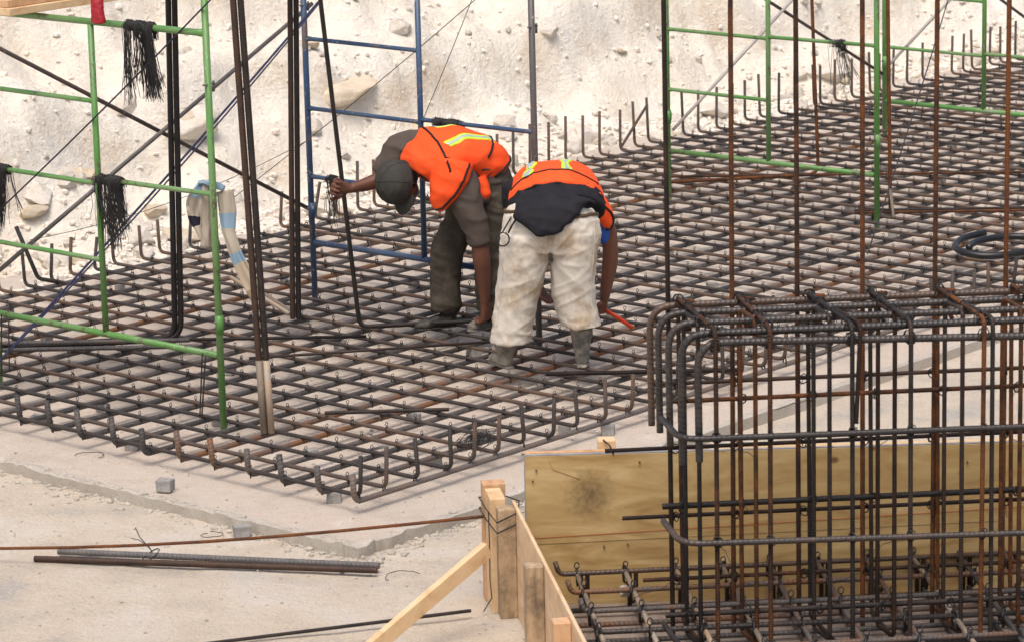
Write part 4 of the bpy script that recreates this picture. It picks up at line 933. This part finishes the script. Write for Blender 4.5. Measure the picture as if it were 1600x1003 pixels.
piping('binding', sn, [A(-.22, .10, 1.16), A(-.13, .11, 1.25), A(.09, .12, 1.295), A(.28, .12, 1.265), A(.40, .12, 1.19)], .0065, 'black_tape', vest)
hem = [A(.092 + .34 * math.cos(t), .07 - .14 * math.sin(t), 1.06 + .13 * max(0, math.sin(t))) for t in np.linspace(-.2, PI + .2, 30)]
piping('binding', sn, hem, .009, 'black_tape', vest)
piping('binding', sn, [A(.42, .42, 1.0), A(.49, .47, .93), A(.52, .5, .86), A(.48, .5, .79), A(.42, .48, .78)], .009, 'black_tape', vest)
# body under the clothes: torso, legs, both arms with hands, head
hd, PH = head(A(.08, .86, .89), LF * .55 - EZ * .75, LF * .75 + EZ * .2)
bd = [loft(rings(A, [(.08, .0, .94, .19, .12), (.08, .09, 1.06, .18, .12), (.08, .30, 1.10, .20, .11), (.08, .52, 1.10, .20, .10), (.08, .66, 1.04, .10, .08)], LAT, DOR)), loft(rings(A, [(.08, .60, 1.08, .065, .065), (.08, .72, 1.0, .058, .058), (.08, .82, .93, .06, .06)], LAT, DOR))] + hd
for s_, ax_ in ((-1, -.24), (1, .24)): bd += chain([(A(.05 + .09 * s_, 0, .92), .10), (A(ax_ * .8, .0, .48), .07), (A(ax_, 0, .10), .045)])
bd += limb([(A(.26, .52, 1.07), .06), (A(.38, .57, .93), .06), (A(.45, .60, .80), .058), (A(.47, .60, .67), .055), (A(.465, .605, .55), .055), (A(.44, .60, .41), .044), (A(.425, .60, .325), .035)])
bd += hand(A(.425, .60, .31), A.d(-.03, .02, -.10), A.d(-.6, .7, .1), .75, 1.12, -1)
bd += limb([(A(-.16, .52, 1.07), .06), (A(-.19, .64, .88), .055), (A(-.16, .66, .72), .047), (A(-.08, .68, .52), .040), (A(-.04, .68, .42), .031)])
bd += hand(A(-.035, .68, .405), A.d(.04, .02, -.1), A.d(.7, -.3, .1), .6, 1.1, 1)
finish('body', remesh(bd, .0055, 3), M['skin'], A.o)
finish('hair', remesh([sphere(PH(-.03, .045, 0), .098, 3)], .008, 2), M['hair'], A.o, lambda p: .006 * nz(p, 40))
bl = boot(A, 'boot', A(-.25, -.06, 0), A(-.37, .16, 0), .23, .080, M['boot_grey'], A.o)
br_ = boot(A, 'boot', A(.243, -.05, 0), A(.26, .23, 0), .31, .076, M['boot_grey'], A.o)
tubeobj('boot_rim', [A(.247 + .076 * math.cos(t), -.005 + .08 * math.sin(t), .265) for t in np.linspace(0, 2 * PI, 18)], .014, M['sock_green'], br_, 6)
lp = [A(-.215, -.10, 1.02), A(-.26, -.16, .96)] + [A(-.278 + .045 * math.sin(t), -.19, .89 + .045 * math.cos(t)) for t in np.linspace(0, 2 * PI, 14)]
tubeobj('wire_loop', lp, .006, M['wire'], A.o, 5)
tubeobj('belt_strap', [A(-.17, -.14, 1.03), A(-.21, -.17, .98), A(-.24, -.19, .93)], .007, M['black_tape'], A.o, 5)
pl = empty('pliers', 'orange-red handled tying pliers in the right hand of the man in white trousers', 'pliers', None, m2.b + A(.425, .62, .24))
for k, (a_, b_) in enumerate((((0, 0, 0), (.20, -.03, -.13)), ((-.005, .02, -.015), (.19, .03, -.15)))):
    tubeobj('handle', [A.d(*a_), A.d(*(V(a_) * .5 + V(b_) * .5 + V((0, 0, .006)))), A.d(*b_)], .0085, M['red_handle'], pl, 8)
tubeobj('jaws', [A.d(0, .01, -.005), A.d(-.05, .02, .02), A.d(-.07, .02, .025)], [.012, .012, .006], M['steel'], pl, 8)
# ---- man in cap
m1 = Man((-2.465, 3.57, ZP), 'stooping man in grey shirt, dark cap and orange vest gripping an upright bar'); A = m1
LAT = A.d(.80, -.56, -.16); DOR = A.d(.25, .0, 1)
lg1 = limb_open([(A(.17, .18, .96), .16), (A(.07, .14, .76), .13), (A(-.035, .10, .56), .115), (A(-.055, .08, .36), .108), (A(-.055, .06, .22), .108), (A(-.05, .06, .135), .112)])
lg2 = limb_open([(A(.30, .10, .96), .165), (A(.29, .06, .74), .138), (A(.275, .03, .52), .12), (A(.27, .0, .30), .112), (A(.27, .0, .22), .106), (A(.27, 0, .14), .11)])
pel = loft(rings(A, [(.24, .14, .86, .20, .16), (.25, .14, .98, .215, .18), (.24, .135, 1.10, .205, .165)], LAT, DOR))
tw = finish('trousers', remesh([pel] + lg1 + lg2, .011, 5), M['trouser_dark'], A.o, folds(5, .005, 9, .009, 21, 1.2))
sr = rings(A, [(.25, .14, 1.04, .205, .168), (.205, .12, 1.14, .22, .16), (.10, .085, 1.235, .238, .16), (-.04, .045, 1.265, .24, .153), (-.17, .0, 1.205, .20, .135), (-.23, -.02, 1.17, .10, .09)], LAT, DOR)
slv = limb_open([(A(.06, -.08, 1.16), .105), (A(.085, -.14, 1.06), .118), (A(.12, -.17, .93), .112), (A(.17, -.19, .78), .088), (A(.20, -.20, .65), .070)]) + limb_open([(A(-.20, .12, 1.30), .13), (A(-.34, .18, 1.28), .12), (A(-.43, .18, 1.18), .105), (A(-.48, .17, 1.10), .09)])
tailp = chain([(A(.16, .0, 1.08), .11), (A(.20, -.04, .98), .09)])
shb = finish('shirt', remesh([loft(sr)] + slv + tailp, .011, 4), M['shirt_grey'], A.o, folds(5, .007, 7, .012, 5))
vr = rings(A, [(.285, .15, 1.10, .195, .16), (.25, .14, 1.15, .222, .176), (.16, .105, 1.225, .248, .178), (.04, .07, 1.28, .262, .174), (-.10, .025, 1.27, .26, .165), (-.20, -.01, 1.19, .21, .145), (-.235, -.03, 1.14, .15, .105)], LAT, DOR)
flapA = loft(rings(A, [(.02, -.15, 1.23, .155, .10), (-.005, -.195, 1.14, .15, .085), (-.045, -.215, 1.04, .115, .065), (-.08, -.21, .96, .075, .045), (-.10, -.20, .915, .04, .03)], LAT, A.d(-.5, -.8, 0)))
flapB = loft(rings(A, [(.20, -.06, 1.10, .06, .05), (.235, -.09, .99, .05, .035), (.22, -.09, .92, .025, .025)], LR, -LF))
vest = finish('safety_vest', remesh([loft(vr, 30), flapA, flapB], .011, 4), M['vest'], A.o, folds(6, .007, 8, .010, 15))
sn = Snap(vest)
def on1(t, th): return surf(vr, t, th, .03)
# tapes run along the back, bindings cross it
for th in (2.02, .98):
    cl = [on1(t_, th) for t_ in np.linspace(.30, .62, 9)]
    tape('lime_tape', sn, cl, LAT, .080, 'lime_tape', vest, .004); tape('grey_tape', sn, cl, LAT, .026, 'grey_tape', vest, .0065)
for t_ in (.66, .30):
    piping('binding', sn, [on1(t_, th) for th in np.linspace(.0, PI, 26)], .0085, 'black_tape', vest)
piping('binding', sn, [on1(.03, th) for th in np.linspace(-.6, PI + .3, 30)], .009, 'black_tape', vest)
def ring_at(c, r, ax, snapper=None):
    ax = V(ax) / np.linalg.norm(ax); u = np.cross(ax, EZ); u /= np.linalg.norm(u); w = np.cross(ax, u)
    return [V(c) + (u * math.cos(t) + w * math.sin(t)) * r for t in np.linspace(0, 2 * PI, 30)]
piping('binding', sn, [A(.17, -.27, 1.26), A(.125, -.33, 1.16), A(.07, -.34, 1.06), A(.0, -.34, .97), A(-.07, -.30, .91), A(-.12, -.26, .90)], .0085, 'black_tape', vest)
piping('binding', sn, [A(-.30, .22, 1.40), A(-.33, .12, 1.36), A(-.34, .05, 1.28)], .0085, 'black_tape', vest)
hd, PH = head(A(-.35, -.06, 1.075), A.d(-.05, -.22, -.95), A.d(-.78, -.62, .22), 1.22)
bd = [loft(rings(A, [(.24, .14, .92, .17, .12), (.22, .13, 1.10, .17, .12), (.08, .08, 1.27, .19, .12), (-.10, .02, 1.27, .19, .11), (-.20, -.01, 1.19, .10, .08)], LAT, DOR)), loft(rings(A, [(-.16, 0, 1.22, .066, .066), (-.26, -.03, 1.16, .06, .06), (-.34, -.05, 1.10, .062, .062)], LAT, DOR))] + hd
bd += chain([(A(.18, .16, .95), .10), (A(-.05, .10, .54), .065), (A(-.06, .06, .08), .045)]) + chain([(A(.30, .10, .95), .10), (A(.275, .03, .52), .065), (A(.27, 0, .08), .045)])
bd += limb([(A(.03, -.12, 1.16), .07), (A(.12, -.18, .90), .068), (A(.195, -.20, .67), .062), (A(.21, -.205, .55), .064), (A(.22, -.20, .42), .054), (A(.225, -.195, .31), .042), (A(.225, -.19, .235), .036)])
bd += hand(A(.225, -.19, .225), A.d(.01, .02, -.1), A.d(-.75, .6, 0), .8, 1.35, 1)
bd += limb([(A(-.28, .14, 1.28), .065), (A(-.40, .18, 1.20), .062), (A(-.48, .16, 1.10), .058), (A(-.54, .13, 1.065), .055), (A(-.62, .09, 1.045), .048), (A(-.70, .04, 1.035), .037)])
bd += hand(A(-.715, .03, 1.03), A.d(-.10, -.03, .03), A.d(-.15, -.8, -.0), .95, 1.35, -1)
finish('body', remesh(bd, .0055, 3), M['skin'], A.o)
for s_ in (1, -1): add('eye', mesh('eye', *sphere(PH(.086, .008, .032 * s_), .011, 2), M['eye']), A.o)
hair = finish('hair', remesh([sphere(PH(-.045, -.005, 0), (.115, .115, .115), 3)], .008, 2), M['hair'], A.o, lambda p: .006 * nz(p, 45))
# cap: crown over the skull, peak forward
Fh = V(A.d(-.05, -.22, -.95)); Fh /= np.linalg.norm(Fh); Uh = V(A.d(-.78, -.62, .22)); Uh = Uh - Fh * (Uh @ Fh); Uh /= np.linalg.norm(Uh); Sh = np.cross(Uh, Fh)
CS = 1.22
cc_ = PH(-.008, .012, 0)
cr_ = [loft([(cc_ - CS * Uh * .012, CS * Fh * .128, CS * Sh * .116), (cc_ + CS * Uh * .03, CS * Fh * .134, CS * Sh * .121), (cc_ + CS * Uh * .075, CS * Fh * .126, CS * Sh * .116), (cc_ + CS * Uh * .112, CS * Fh * .10, CS * Sh * .094), (cc_ + CS * Uh * .138, CS * Fh * .06, CS * Sh * .056), (cc_ + CS * Uh * .146, CS * Fh * .02, CS * Sh * .02)], 26)]
cap_o = finish('cap', remesh(cr_, .008, 3), M['cap'], A.o, lambda p: .004 * nz(p, 12))
pv, pf = [], []
for o_ in (0, -.006):
    for i in range(9):
        th = -1.0 + 2.0 * i / 8
        for j in range(6):
            q = j / 5; ex = .12 + q * .07 * math.cos(th) ** .6; pv.append(cc_ + CS * Fh * ex * math.cos(th) + CS * Sh * (.112 + .012 * q) * math.sin(th) - CS * Uh * (.006 + .018 * math.sin(th) ** 2 + q * .018 - o_))
K = 54
for i in range(8):
    for j in range(5): a_ = i * 6 + j; pf += [(a_, a_ + 1, a_ + 7, a_ + 6), (K + a_, K + a_ + 6, K + a_ + 7, K + a_ + 1)]
for i in range(8): pf.append((i * 6 + 5, K + i * 6 + 5, K + i * 6 + 11, i * 6 + 11))
add('peak', mesh('peak', pv, pf, M['cap']), cap_o)
tubeobj('strap', [cc_ - CS * Fh * .128 * math.cos(t) + CS * Sh * .118 * math.sin(t) - CS * Uh * .014 for t in np.linspace(-.6, .6, 9)], .008, M['cap'], cap_o, 6)
sc_ = Snap(cap_o)
for k in range(3):
    a_ = k * PI / 3 + .5; piping('cap_seam', sc_, [cc_ + CS * (Fh * .125 * math.cos(a_) + Sh * .115 * math.sin(a_)) * math.cos(t) + CS * Uh * .15 * math.sin(t) for t in np.linspace(.05, PI - .05, 20)], .0028, 'cap', cap_o)
add('cap_button', mesh('cap_button', *sphere(sc_(cc_ + CS * Uh * .16, 0), .011, 2), M['cap']), cap_o)
boot(A, 'boot', A(.01, .06, 0), A(-.28, -.06, 0), .19, .078, M['boot_black'], A.o)
boot(A, 'boot', A(.30, .03, 0), A(.11, -.14, 0), .19, .072, M['boot_grey'], A.o)
tubeobj('wire_loop', [A(.245 + .05 * math.sin(t), -.075, 1.17 + .06 * math.cos(t)) for t in np.linspace(0, 2 * PI, 14)], .006, M['wire'], A.o, 5)
